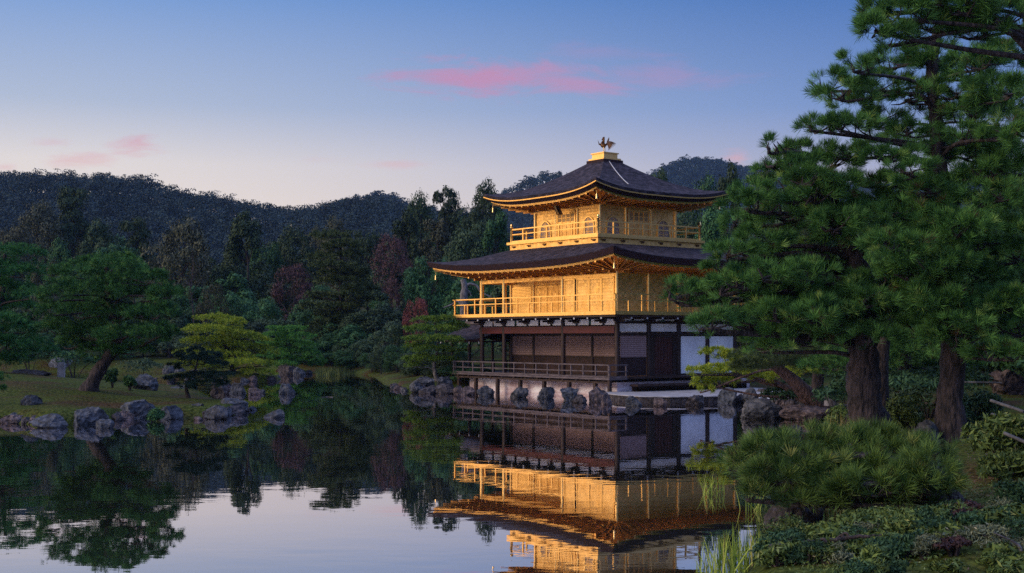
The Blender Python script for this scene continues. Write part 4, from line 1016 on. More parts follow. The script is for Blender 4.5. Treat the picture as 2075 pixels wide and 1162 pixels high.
# bright low pine before the white wall, right of the landing
Y = 50.0; bx = W(1560, 812, 48)
lst = [(1450, 715, 30, 10), (1475, 728, 34, 11), (1420, 755, 28, 12), (1455, 752, 36, 12), (1495, 750, 34, 12), (1425, 775, 26, 10), (1465, 775, 30, 10), (1520, 740, 30, 12), (1540, 765, 34, 10), (1580, 765, 34, 9), (1620, 755, 34, 9), (1430, 790, 18, 8), (1510, 725, 30, 10)]
pad_tree('pine_tree', 'bright yellow-green low pine spreading before the white wall of the pavilion', [(12.6, 47.5, .2), W(1640, 815, 48), W(1590, 785, 49), W(1520, 765, 50), W(1470, 740, 50)], pxpads(lst, 49.0, R_, .8), M['needle_yellow'], M['bark_red'], .15, 16, .014, 110, 28, .20)
# tall layered conifer on the far shore
Y = 118; b = W(690, 742, Y); b[2] = gz(b[0], Y)
lst = []
rr = np.random.default_rng(3)
for k in range(15):
    t = k / 14; y = 482 + 245 * t; hw = 22 + 68 * t ** .75
    for j in range(2 + int(3 * t + .6)):
        lst.append((688 + rr.uniform(-1, 1) * hw * .8, y + rr.uniform(-7, 7), rr.uniform(24, 42), rr.uniform(5, 8)))
pad_tree('conifer_tree', 'tall olive conifer with flat layered boughs in the middle of the far shore', [b - [0, 0, .2], W(690, 640, Y), W(690, 480, Y)], pxpads(lst, Y, rr, 2.6), M['needle_olive'], M['bark'], .34, 12, .05, 16, 29, .28)

# ------------------------------------------------------------------ big foreground pines
def big_pine(label, trunk, pads, Y, seed, r0, mat='needle', bark='bark', dens=64, nper=34, Ln=.24, wd=.0085, twigs=6, dj=1.3):
    rng = np.random.default_rng(seed)
    return pad_tree('pine_tree', label, trunk, pxpads(pads, Y, rng, dj), M[mat], M[bark], Ln, nper, wd, dens, seed, r0, sub=True, twigs=twigs, spread=.48, top=.62)
Y1 = 29.5
T1 = [(8.55, Y1 + .3, gz(8.5, Y1) - .15), W(1752, 815, Y1), W(1750, 730, Y1), W(1752, 650, Y1), W(1742, 560, Y1), W(1722, 500, Y1), W(1690, 430, Y1), W(1650, 350, Y1), W(1590, 300, Y1)]
p1 = [(1400, 605, 56, 30), (1375, 595, 30, 22), (1445, 660, 56, 26), (1490, 610, 66, 32), (1540, 660, 66, 28), (1580, 600, 76, 38), (1660, 620, 76, 36), (1720, 600, 56, 30), (1620, 680, 66, 28), (1700, 680, 66, 30), (1770, 650, 56, 30), (1560, 705, 56, 22),
      (1490, 515, 44, 26), (1540, 490, 60, 26), (1470, 545, 34, 18), (1600, 530, 66, 28), (1660, 500, 58, 26), (1560, 560, 50, 26), (1690, 545, 40, 24), (1510, 575, 46, 22),
      (1530, 420, 56, 26), (1600, 440, 60, 26), (1580, 380, 56, 24), (1640, 370, 60, 30), (1690, 420, 50, 26), (1570, 335, 36, 18), (1630, 310, 50, 20), (1680, 335, 40, 22), (1520, 390, 36, 16), (1563, 300, 13, 26), (1750, 610, 60, 32, -1.2), (1780, 580, 50, 28, -.8), (1690, 460, 60, 30, -1), (1650, 400, 56, 30, -1), (1620, 345, 50, 24, -.8), (1700, 380, 50, 28, -.8), (1740, 440, 50, 26, -.6), (1760, 690, 56, 26, -1.1), (1650, 640, 70, 32, -1.4), (1590, 640, 66, 30, -1.2), (1480, 585, 50, 26, -.8), (1500, 455, 40, 18), (1640, 560, 56, 26)]
big_pine('thick-trunked pine at the pond edge whose lowest boughs reach before the pavilion', T1, p1, Y1, 41, .42)
Y2 = 29.2
T2 = [(W(1932, 890, Y2)[0], Y2, gz(10, Y2) - .15), W(1925, 810, Y2), W(1932, 710, Y2), W(1918, 600, Y2), W(1905, 480, Y2), W(1908, 380, Y2), W(1898, 260, Y2), W(1890, 130, Y2), W(1910, 20, Y2), W(1930, -60, Y2)]
p2 = [(1680, 175, 44, 22), (1720, 195, 60, 24), (1790, 180, 66, 28), (1850, 200, 60, 26), (1740, 140, 40, 20), (1800, 130, 60, 24), (1870, 120, 60, 26), (1950, 150, 70, 30), (2030, 190, 70, 34),
      (1660, 260, 46, 18), (1720, 260, 60, 20), (1790, 250, 60, 22), (1850, 270, 46, 20), (1720, 315, 56, 20), (1800, 320, 56, 20), (1850, 350, 46, 20),
      (1960, 235, 66, 28), (2040, 270, 60, 30), (1980, 320, 60, 26), (2050, 350, 50, 28), (1930, 380, 56, 24), (2010, 400, 66, 26), (1780, 420, 66, 26), (1850, 440, 66, 28), (1760, 370, 50, 22),
      (1940, 470, 76, 30), (2030, 480, 66, 30), (1820, 500, 70, 28), (1880, 540, 70, 30), (1960, 560, 80, 32), (2050, 570, 60, 32), (1830, 590, 60, 28), (1900, 620, 76, 32), (1990, 640, 80, 32), (2060, 670, 50, 30), (1940, 685, 70, 26), (2020, 720, 66, 24), (1860, 670, 50, 24), (1905, 600, 66, 32, -1), (1935, 655, 66, 30, -1.2), (1900, 520, 66, 30, -1), (1915, 455, 66, 28, -1), (1880, 390, 50, 22, -.8), (1910, 310, 50, 20, .8), (1960, 280, 60, 26, -.6), (2000, 350, 60, 26, -.6), (1930, 190, 56, 24, -.5), (1990, 130, 60, 24), (2050, 110, 50, 24), (1780, 480, 60, 28, -.8), (1830, 430, 60, 28, -.6), (1950, 420, 60, 26, -.8), (2040, 620, 60, 30, -1), (1850, 560, 60, 28, -.8), (1970, 500, 60, 28, -.6), (2060, 520, 50, 30, -.5)]
big_pine('tall straight pine standing right of the thick-trunked pine', T2, p2, Y2, 42, .30)
Y3 = 22.0
T3 = [W(2150, 900, Y3), W(2145, 500, Y3), W(2120, 200, Y3), W(2090, 60, Y3), W(2060, -80, Y3)]
T3[0][2] = gz(T3[0][0], Y3) - .2
p3 = [(1765, 25, 34, 18), (1790, 60, 44, 20), (1840, 30, 54, 26), (1900, 55, 60, 26), (1880, 0, 60, 24), (1960, 20, 60, 30), (1970, 70, 50, 20), (2030, 40, 56, 34), (1820, 85, 36, 16), (1850, -30, 60, 22), (1960, -40, 60, 26)]
big_pine('near pine with one dark bough hanging in at the upper right corner', T3, p3, Y3, 43, .26, 'needle', dens=110, dj=.5)
# pines farther back on the right
for k, (Yb, px, lab, pads, seed) in enumerate([
    (40.0, 2020, 'pine behind the two thick trunks near the right edge', [(1990, 240, 90, 34), (2060, 200, 80, 34), (1960, 300, 90, 36), (2050, 320, 90, 36), (2000, 380, 100, 38), (2070, 430, 80, 36), (1960, 450, 90, 34), (2040, 520, 90, 36), (1970, 560, 90, 34), (2060, 610, 80, 34), (1990, 650, 90, 34), (2070, 700, 70, 30)], 51),
    (44.0, 1830, 'pine seen in the gap between the two thick trunks', [(1800, 300, 70, 24), (1850, 380, 80, 28), (1780, 450, 80, 28), (1870, 480, 80, 28), (1800, 540, 90, 30), (1880, 600, 80, 28), (1810, 640, 90, 30), (1850, 700, 90, 28), (1780, 720, 80, 26), (1900, 740, 80, 24), (1680, 740, 70, 20), (1730, 700, 70, 22)], 52),
    (52.0, 1655, 'olive pine behind the thick-trunked pine by the water', [(1640, 480, 70, 24), (1600, 540, 70, 24), (1690, 560, 80, 26), (1620, 620, 80, 26), (1700, 650, 80, 26), (1640, 700, 90, 24), (1570, 690, 60, 20), (1600, 735, 60, 16), (1700, 740, 70, 18)], 53)]):
    xb = (px - 1037.5) / F * Yb
    xb = (px + (95 if k == 0 else 0) - 1037.5) / F * Yb
    tr = [np.array([xb, Yb, gz(xb, Yb) - .2]), W(px + (70 if k == 0 else 4), 690, Yb), W(px - 6, 520, Yb), W(px, pads[0][1] + 10, Yb)]
    rng = np.random.default_rng(seed)
    pad_tree('pine_tree', lab, tr, pxpads(pads, Yb, rng, 1.8), M['needle'] if k != 2 else M['needle_olive'], M['bark'],   .26, 20, .012, 44, seed, .26, spread=.5, top=.6)
# trained low pine over the water
Y = 19.2
lst = [(1500, 935, 34, 24, .3), (1560, 905, 56, 26, .2), (1560, 960, 56, 30, -.3), (1620, 930, 66, 30, -.2), (1650, 890, 56, 24, .4), (1600, 985, 50, 24, -.5), (1690, 960, 66, 32, -.4), (1720, 905, 60, 28, .2), (1770, 880, 56, 26, .6), (1760, 950, 66, 34, -.3), (1820, 915, 60, 30, 0), (1850, 965, 54, 32, -.2), (1890, 920, 46, 30, .2), (1660, 1000, 50, 20, -.4), (1800, 985, 60, 26, -.4), (1535, 1000, 40, 18, -.3), (1880, 985, 40, 26, -.1), (1620, 1010, 40, 16, -.5), (1840, 975, 60, 32, -1.0), (1890, 950, 50, 34, -1.0), (1780, 985, 60, 28, -1.0), (1900, 995, 30, 22, -.9), (1720, 990, 56, 26, -.7)]
xb = W(1935, 1030, 18.4)[0]
pad_tree('trained_pine', 'low wide pine trained flat over the water on a leaning trunk', [(xb + .25, 18.3, gz(xb + .2, 18.3) - .12), W(1925, 1015, 18.5), W(1890, 960, 18.8), W(1830, 935, 19.1), W(1740, 935, 19.2), W(1640, 950, 19.2), W(1560, 955, 19.2)], pxpads([(q[0], q[1] + 8, q[2] * .97, q[3] * 1.0, q[4]) for q in lst], Y, R_), M['needle_low'], M['bark'],   .24, 36, .0065, 112, 44, .18, sub=True, twigs=5, spread=.48, top=.62)

# leaning red trunk over the boulder and grey stems behind it
def stem(name, label, path, rad, mat, cat='tree'):
    mb = MB(); c = curve(path, 6); mb.tube(c, np.interp(np.linspace(0, 1, len(c)), np.linspace(0, 1, len(rad)), rad), 10)
    o = mb.build(name, mat, None, True); return tag(o, label, cat)
t_ = thing('leaning_pine', 'leaning reddish trunk rising left from the broad purple boulder', 'tree', (0, 0, 0))
mb = MB(); c = curve([W(1700, 862, 47.5), W(1660, 825, 47.2), W(1625, 790, 47), W(1600, 765, 47), W(1560, 735, 47)], 6); mb.tube(c, np.linspace(.42, .16, len(c)), 12); mb.build('trunk', M['bark_red'], t_, True)
P, D = [], []
for c, r in pxpads([(1560, 725, 60, 18), (1610, 740, 50, 14), (1520, 745, 40, 12), (1640, 720, 50, 16)], 47, R_):
    a, b = pad_points(R_, c, r, 260); P.append(a); D.append(b)
V, Q = needles(np.concatenate(P), np.concatenate(D), .2, 16, .012, R_); mesh_np('crown', V, Q, M['needle_olive'], t_)
stem('tree_stump', 'short pale grey stump standing in shade left of the thick pine trunk', [W(1683, 822, 44), W(1682, 800, 44), W(1680, 782, 44)], [.22, .18, .17], M['bark_grey'], 'stump')
t_ = thing('pine_tree', 'dark slim trunk hidden just right of the thick pine trunk', 'tree', W(1786, 862, 33)); o_ = W(1786, 862, 33)
mb = MB(); mb.tube(curve([W(1786, 875, 33) - o_, W(1783, 780, 33) - o_, W(1788, 700, 33) - o_, W(1810, 600, 33) - o_], 6), np.linspace(.26, .16, 19), 12); mb.build('trunk', M['bark'], t_, True)
P, D = [], []
for c, r in pxpads([(1790, 600, 70, 24), (1840, 560, 60, 22), (1760, 560, 60, 22), (1810, 640, 60, 20)], 33, R_):
    a, b = pad_points(R_, c - o_, r, 300); P.append(a); D.append(b)
V, Q = needles(np.concatenate(P), np.concatenate(D), .2, 18, .010, R_); mesh_np('crown', V, Q, M['needle'], t_)
# ------------------------------------------------------------------ leafy shrubs
def shrub(name, label, px, py, Y, hw, hh, mat, size, n, seed, clumps=9, group=None, depth=.8, cat='shrub', stems=True, asp=.55):
    rng = np.random.default_rng(seed); c = W(px, py, Y); s = Y / F; g = gz(c[0], Y); c[2] = max(c[2], g + hh * s * .45)
    root = thing(name, label, cat, (c[0], Y, g), 0, group)
    cl = []
    for k in range(clumps):
        d = rng.uniform(-1, 1, 3); d /= max(1, np.linalg.norm(d))
        cl.append((np.array([d[0] * hw * s * .75, d[1] * hw * s * depth, c[2] - g + d[2] * hh * s * .6 + gz(c[0] + d[0] * hw * s * .75, Y + d[1] * hw * s * depth) - g]), np.array([hw * s * .42, hw * s * .42, hh * s * .5]) * rng.uniform(.75, 1.2)))
    V, Q = clump_crown(rng, cl, n // clumps, size, 1.0, asp)
    mesh_np('foliage', V, Q, M[mat], root)
    if stems:
        mb = MB()
        for cc, r in cl: mb.tube(curve([(cc[0] * .15, cc[1] * .15, -.08), cc * [.5, .5, .55], cc], 3), np.linspace(.03, .008, 7), 5)
        mb.build('stems', M['bark'], root, True)
    return root
RS = 'leafy shrubs under the right-hand pines'
shrub('shrub', 'rounded pale-leaved shrub between the two thick pine trunks', 1850, 835, 33, 62, 48, 'leaf_shrub', .07, 3200, 61, 11, RS)
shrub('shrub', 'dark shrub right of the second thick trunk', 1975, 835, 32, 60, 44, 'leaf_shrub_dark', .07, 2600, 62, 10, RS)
shrub('shrub', 'large glossy shrub reaching in from the right edge', 2040, 885, 23, 80, 50, 'leaf_shrub', .075, 3600, 63, 12, RS)
shrub('shrub', 'lower spray of the glossy shrub at the right edge', 2030, 950, 21.5, 70, 34, 'leaf_shrub', .07, 2600, 64, 9, RS)
shrub('shrub', 'dark round shrub at the right edge over the bare bank', 2062, 1045, 17.5, 46, 44, 'leaf_shrub_dark', .055, 2400, 65, 9, RS)
shrub('shrub', 'small bright green shrub at the foot of the thick pine trunk', 1700, 845, 35, 34, 34, 'leaf_shrub', .06, 1500, 66, 7, RS)
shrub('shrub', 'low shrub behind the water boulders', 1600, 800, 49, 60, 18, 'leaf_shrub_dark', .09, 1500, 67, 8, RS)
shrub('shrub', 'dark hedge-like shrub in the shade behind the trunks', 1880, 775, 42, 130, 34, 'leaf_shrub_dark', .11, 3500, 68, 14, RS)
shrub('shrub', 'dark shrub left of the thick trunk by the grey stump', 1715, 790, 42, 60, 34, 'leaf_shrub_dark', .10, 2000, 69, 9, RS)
FS = 'low shrubs covering the near bank'
for k, (px, py, Y, hw, hh, m, lab) in enumerate([
    (1680, 1110, 16.6, 90, 30, 'leaf_shrub', 'low grey-green shrub behind the mossy log'), (1800, 1075, 17.2, 80, 34, 'leaf_shrub', 'low grey-green shrub below the trained pine'),
    (1740, 1150, 15.4, 90, 30, 'leaf_shrub', 'near shrub at the bottom edge left of the wine-red one'), (1860, 1120, 16.2, 80, 34, 'leaf_shrub', 'near shrub in the middle of the bank'),
    (1930, 1065, 17.0, 62, 30, 'leaf_wine', 'wine-red shrub at the foot of the leaning low trunk'), (2010, 1110, 15.8, 70, 26, 'leaf_shrub_dark', 'dark low shrub at the lower right'),
    (1640, 1150, 15.4, 60, 26, 'leaf_shrub_dark', 'dark leafy shrub at the bottom edge by the reeds'), (1960, 1150, 15.0, 80, 22, 'leaf_pale', 'pale low shrub among fallen grey branches'),
    (1590, 1095, 17.2, 60, 16, 'leaf_shrub_dark', 'flat dark shrub over the log by the water'), (1830, 1160, 14.8, 70, 26, 'leaf_shrub_dark', 'dark shrub at the bottom edge right of the middle'), (1745, 1060, 17.8, 46, 26, 'leaf_shrub', 'pale arching shrub behind the reeds')]):
    shrub('low_shrub', lab, px, py, Y, hw, hh, m, .042, 3000, 70 + k, 11, FS, .7)
rng = np.random.default_rng(31)
for k in range(38):
    px = rng.uniform(1560, 2090); Y = rng.uniform(13.4, 17.8); x = (px - 1037.5) / F * Y; g_ = gz(x, Y)
    if g_ < .2: continue
    shrub('low_shrub', 'small leafy plant in the tangled undergrowth of the near bank', px, Y0 - (g_ + .12 - H) * F / Y, Y, rng.uniform(30, 66), rng.uniform(10, 36), ['leaf_shrub', 'leaf_shrub', 'leaf_shrub_dark', 'leaf_wine' if k < 14 else 'leaf_shrub_dark', 'leaf_pale', 'leaf_shrub'][k % 6], [.030, .044, .026, .034, .024, .058][k % 6], [1500, 900, 1700, 1100, 1700, 600][k % 6], 400 + k, 9, 'undergrowth of the near bank', .8)
def scatter(name, label, n, region, size, mat, seed, up=.03, tilt=.7):
    rng = np.random.default_rng(seed); x0, x1, y0, y1 = region; P = []
    X = rng.uniform(x0, x1, n * 3); Yy = rng.uniform(y0, y1, n * 3); Z = ground_z(X, Yy); ok = Z > .12
    P = np.stack([X, Yy, Z + up * rng.uniform(.3, 2, n * 3)], -1)[ok][:n]
    V, Q = leaves(P, np.tile([0, 0, 1.0], (len(P), 1)), size, rng, tilt, .6); return tag(mesh_np(name, V, Q, M[mat]), label, kind='stuff')
scatter('leaf_litter', 'fallen leaves and litter on the right bank', 9000, (3, 13, 13, 40), .03, 'leaf_litter', 1, .015, .4)
scatter('ground_cover', 'small leafy ground cover on the near bank', 11000, (3, 9.5, 13, 21), .026, 'leaf_shrub', 2, .05, .8)
IS = 'round clipped bushes on the left island'
for k, (px, py, Y, hw, hh, m, lab) in enumerate([(228, 762, 58, 18, 18, 'leaf_green', 'round dark bush right of the leaning island trunk'), (262, 775, 57, 13, 12, 'leaf_green', 'smaller round bush beside the white-streaked boulder'),
    (60, 720, 76, 36, 26, 'leaf_green', 'broad dark bush at the back of the island lawn'), (150, 728, 78, 50, 16, 'leaf_green', 'long low bush behind the marker stone'), (290, 742, 84, 60, 16, 'leaf_dark', 'dark low bush across the channel behind the island'), (315, 840, 45.5, 18, 14, 'leaf_green', 'small fern-like bush among the island rocks')]):
    shrub('bush', lab, px, py, Y, hw, hh, m, .10, 1400, 90 + k, 7, IS, cat='bush')
# ------------------------------------------------------------------ reeds, logs, branches, bamboo
def reeds(name, label, px, py, z, wpx, hpx, n, mat, seed, group, lean=.22, wd=.016):
    rng = np.random.default_rng(seed); c = Wz(px, py, z); s = c[1] / F; V = []; Q = []
    for k in range(n):
        b = np.array([rng.normal(0, wpx * s * .34), rng.normal(0, wpx * s * .25), -.25]); h = hpx * s * rng.uniform(.5, 1.08) + .25
        a = rng.uniform(0, 2 * pi); l = rng.normal(0, lean) * h; dv = np.array([cos(a) * l, sin(a) * l, 0]); sd = np.array([-sin(a + 1), cos(a + 1), 0]) * wd / 2 * rng.uniform(.7, 1.3)
        o = 0
        for i, t in enumerate((0, .45, .8, 1.0)):
            p = b + dv * t ** 2.2 + [0, 0, h * (t - .12 * t * t * abs(l) / h)]; w = (1, .9, .6, .03)[i]
            V += [p - sd * w, p + sd * w]
        q = len(V) - 8; Q += [(q + 2 * i, q + 2 * i + 1, q + 2 * i + 3, q + 2 * i + 2) for i in range(3)]
    o = mesh_np(name, np.array(V), np.array(Q), M[mat], None, False, c); return tag(o, label, 'reeds', group)
RG = 'clumps of reeds in the shallows on the right'
for a in [('big yellow-green reed clump in the water at the bottom edge', 1475, 1165, 0, 60, 90, 110, 'reed', 1), ('reed clump right of the big one at the bottom edge', 1520, 1150, 0, 50, 92, 90, 'reed', 2), ('dry yellow reed clump behind the black stump-like rock', 1700, 1052, .1, 60, 70, 70, 'reed_dry', 3),
          ('thin reed clump standing alone in the water', 1438, 1000, 0, 44, 42, 40, 'reed', 4), ('thin reeds left of the black stump-like rock', 1530, 1035, 0, 40, 50, 26, 'reed', 5), ('short reeds before the log at the bottom edge', 1650, 1140, .1, 70, 40, 50, 'reed', 6),
          ('pale grass tuft at the foot of the thick pine trunk', 1725, 895, .25, 70, 60, 110, 'reed_dry', 7), ('thin reeds right of the black rock', 1575, 1115, 0, 40, 50, 24, 'reed', 8), ('dry reeds under the right of the low pine', 1830, 1040, .3, 60, 50, 40, 'reed_dry', 9), ('sparse reeds left of the big bottom clump', 1425, 1165, 0, 24, 50, 16, 'reed', 10)]:
    reeds('reed_clump', a[0], a[1], a[2], a[3], a[4], a[5], a[6], a[7], 200 + a[8], RG)
mbv = []; rng = np.random.default_rng(8)
V = []; Q = []
for k in range(2600):
    x = rng.uniform(640, 850); c = Wz(x, 757 + rng.normal(0, 1.6) + 3 * sin(x * .05), 0)
    h = rng.uniform(.25, .75); a = rng.uniform(0, pi); sd = np.array([cos(a), sin(a), 0]) * .03; dv = rng.normal(0, .15, 3) * [1, 1, 0]
    V += [c - sd, c + sd, c + dv + [0, 0, h]]
    Q.append((3 * k, 3 * k + 1, 3 * k + 2))
tag(mesh_np('reed_bed', np.array(V), np.array(Q), M['reed_far'], None), 'fringe of yellow-green reeds along the far shore', kind='stuff')
def branch(label, path, r, mat, seed, forks=6, ln=.5, name='fallen_branch', up=-.1):
    rng = np.random.default_rng(seed); c = curve(path, 8); mb = MB(); c = c + rng.normal(0, .012, c.shape); mb.tube(c, np.linspace(r, r * .35, len(c)), 9)
    for k in range(forks):
        i = rng.integers(2, len(c) - 2); d = norm(rng.normal(0, 1, 3) + [0, 0, up]); q = c[i]; l = ln * rng.uniform(.5, 1.2)
        mb.tube(curve([q, q + d * l * .5 + rng.normal(0, .05, 3), q + d * l + rng.normal(0, .08, 3)], 4), np.linspace(r * .5, r * .12, 9), 6)
    return tag(mb.build(name, M[mat], None, True), label, 'branch')
branch('long dark mossy log lying over the water in front of the low shrubs', [W(1560, 1112, 15.6), W(1650, 1100, 15.4), W(1720, 1090, 15.3), W(1800, 1082, 15.2)], .045, 'bark', 1, 4, .22)
branch('pale lichen-grey fallen branch at the lower right corner', [W(1900, 1148, 14.6), W(1960, 1146, 14.5), W(2020, 1138, 14.4), W(2090, 1130, 14.3)], .06, 'bark_grey', 2, 8, .45)
branch('thin grey forked branch above the pale fallen one', [W(1900, 1120, 15.0), W(1940, 1132, 14.8), W(1985, 1140, 14.6)], .03, 'bark_grey', 3, 7, .35)
branch('dark root running down from the leaning low trunk', [W(1945, 1035, 18.0), W(1970, 1070, 17.2), W(1985, 1100, 16.5)], .10, 'bark', 4, 4, .4, 'tree_root')
for lab, a, b in (('upper grey bamboo rail among the shrubs at the right edge', (2008, 812, 25), (2075, 835, 24)), ('middle grey bamboo rail among the shrubs at the right edge', (2010, 840, 24.5), (2085, 868, 23.5)), ('lower grey bamboo rail among the shrubs at the right edge', (2035, 878, 22), (2090, 902, 21.5)), ('pale flat rail behind the second thick trunk', (1950, 775, 40), (2030, 776, 40))):
    mb = MB(); p, q = W(*a), W(*b); mb.tube([p + (q - p) * t for t in (0, .33, .34, .35, .66, .67, .68, 1)], [.03, .03, .035, .03, .03, .035, .03, .03], 10)
    tag(mb.build('bamboo_rail', M['bamboo'], None, True), lab, 'rail', 'rails at the right edge')

# ------------------------------------------------------------------ the wood behind the pond
def crown_proto(seed, kind):
    # unit tree: 1 high, about .8 wide; leaves as small faces in clumps around limbs
    rng = np.random.default_rng(seed); cl = []
    if kind == 'round':
        for k in range(26):
            d = norm(rng.normal(0, 1, 3)); c = np.array([d[0] * .30, d[1] * .30, .60 + d[2] * .27]); r = rng.uniform(.10, .17)
            cl.append((c, (r, r, r * .85)))
        cl.append((np.array([0, 0, .55]), (.24, .24, .28)))
        for k in range(6):
            a = rng.uniform(0, 6); cl.append((np.array([.25 * cos(a), .25 * sin(a), rng.uniform(.12, .35)]), (.13, .13, .12)))
        per, size, tilt = 340, .0185, .5
    elif kind == 'tall':
        for k in range(24):
            t = rng.random(); a = rng.uniform(0, 6); R = .26 * (1 - .75 * (t - .25) ** 2) * (1.05 - t * .6)
            cl.append((np.array([R * cos(a), R * sin(a), .18 + .76 * t]), (.11, .11, .10) if t < .7 else (.08, .08, .08)))
        per, size, tilt = 340, .0175, .5
    elif kind == 'pine':                                  # open, flat-topped red pine
        for k in range(26):
            a = rng.uniform(0, 6); t = rng.random(); R = .34 * (1 - .45 * t) * rng.random() ** .5
            cl.append((np.array([R * cos(a), R * sin(a), .52 + .44 * t]), (.11, .11, .06)))
        per, size, tilt = 330, .0165, .5
    elif kind == 'thin':                                   # sparse autumn crown
        for k in range(22):
            d = norm(rng.normal(0, 1, 3)); cl.append((np.array([d[0] * .3, d[1] * .3, .60 + d[2] * .30]), (.12, .12, .11)))
        per, size, tilt = 230, .016, .8
    V, Q = clump_crown(rng, cl, per, size, tilt)
    mb = MB(); top = .8 if kind != 'pine' else .9
    mb.tube(curve([(0, 0, -.04), (rng.normal(0, .02), 0, .25), (rng.normal(0, .03), rng.normal(0, .02), .55), (0, 0, top)], 4), np.linspace(.022, .005, 13), 7)
    for c, r in cl[::2]: mb.tube(curve([(0, 0, max(.1, c[2] - .22)), c * [.6, .6, 1] - [0, 0, .07], c], 3), np.linspace(.009, .003, 7), 5)
    return V, Q, mb
PROTO = {}
for i, (kind, mats) in enumerate([('round', ('leaf_dark', 'leaf_brown', 'leaf_green')), ('round', ('leaf_dark', 'leaf_green', 'leaf_brown')), ('tall', ('leaf_dark', 'leaf_green')), ('tall', ('leaf_green', 'leaf_brown')), ('pine', ('leaf_dark', 'leaf_green')), ('thin', ('leaf_red', 'leaf_maple', 'leaf_brown'))]):
    V, Q, mb = crown_proto(300 + i, kind)
    tm = mb.build('trunk', M['bark_far'], None, True)
    cms = {}
    for m in mats:
        o = mesh_np('crown', V, Q, M[m]); cms[m] = o.data; bpy.data.objects.remove(o)
    PROTO.setdefault(kind, []).append((tm.data, cms)); bpy.data.objects.remove(tm)
_tc = 0
def wood_tree(px, top, Y, wpx, kind, mat, label, group=None, name=None, foot=None):
    global _tc; _tc += 1
    x = (px - 1037.5) / F * Y; g = gz(x, Y) if foot is None else foot
    h = W(px, top, Y)[2] - g
    opts = [p for p in PROTO[kind] if mat in p[1]]; tm, cms = opts[_tc % len(opts)]
    nm = name or {'round': 'broadleaf_tree', 'tall': 'broadleaf_tree', 'pine': 'red_pine', 'thin': 'autumn_tree'}[kind]
    root = thing(nm, label, 'tree', (x, Y, g - .1), (_tc * 2.399) % 6.28, group)
    s = wpx / F * Y / (.82 if kind != 'tall' else .60); root.scale = (s, s, h)
    for part, me in (('trunk', tm), ('crown', cms[mat])):
        o = bpy.data.objects.new(part, me); COL.objects.link(o); o.parent = root
    return root
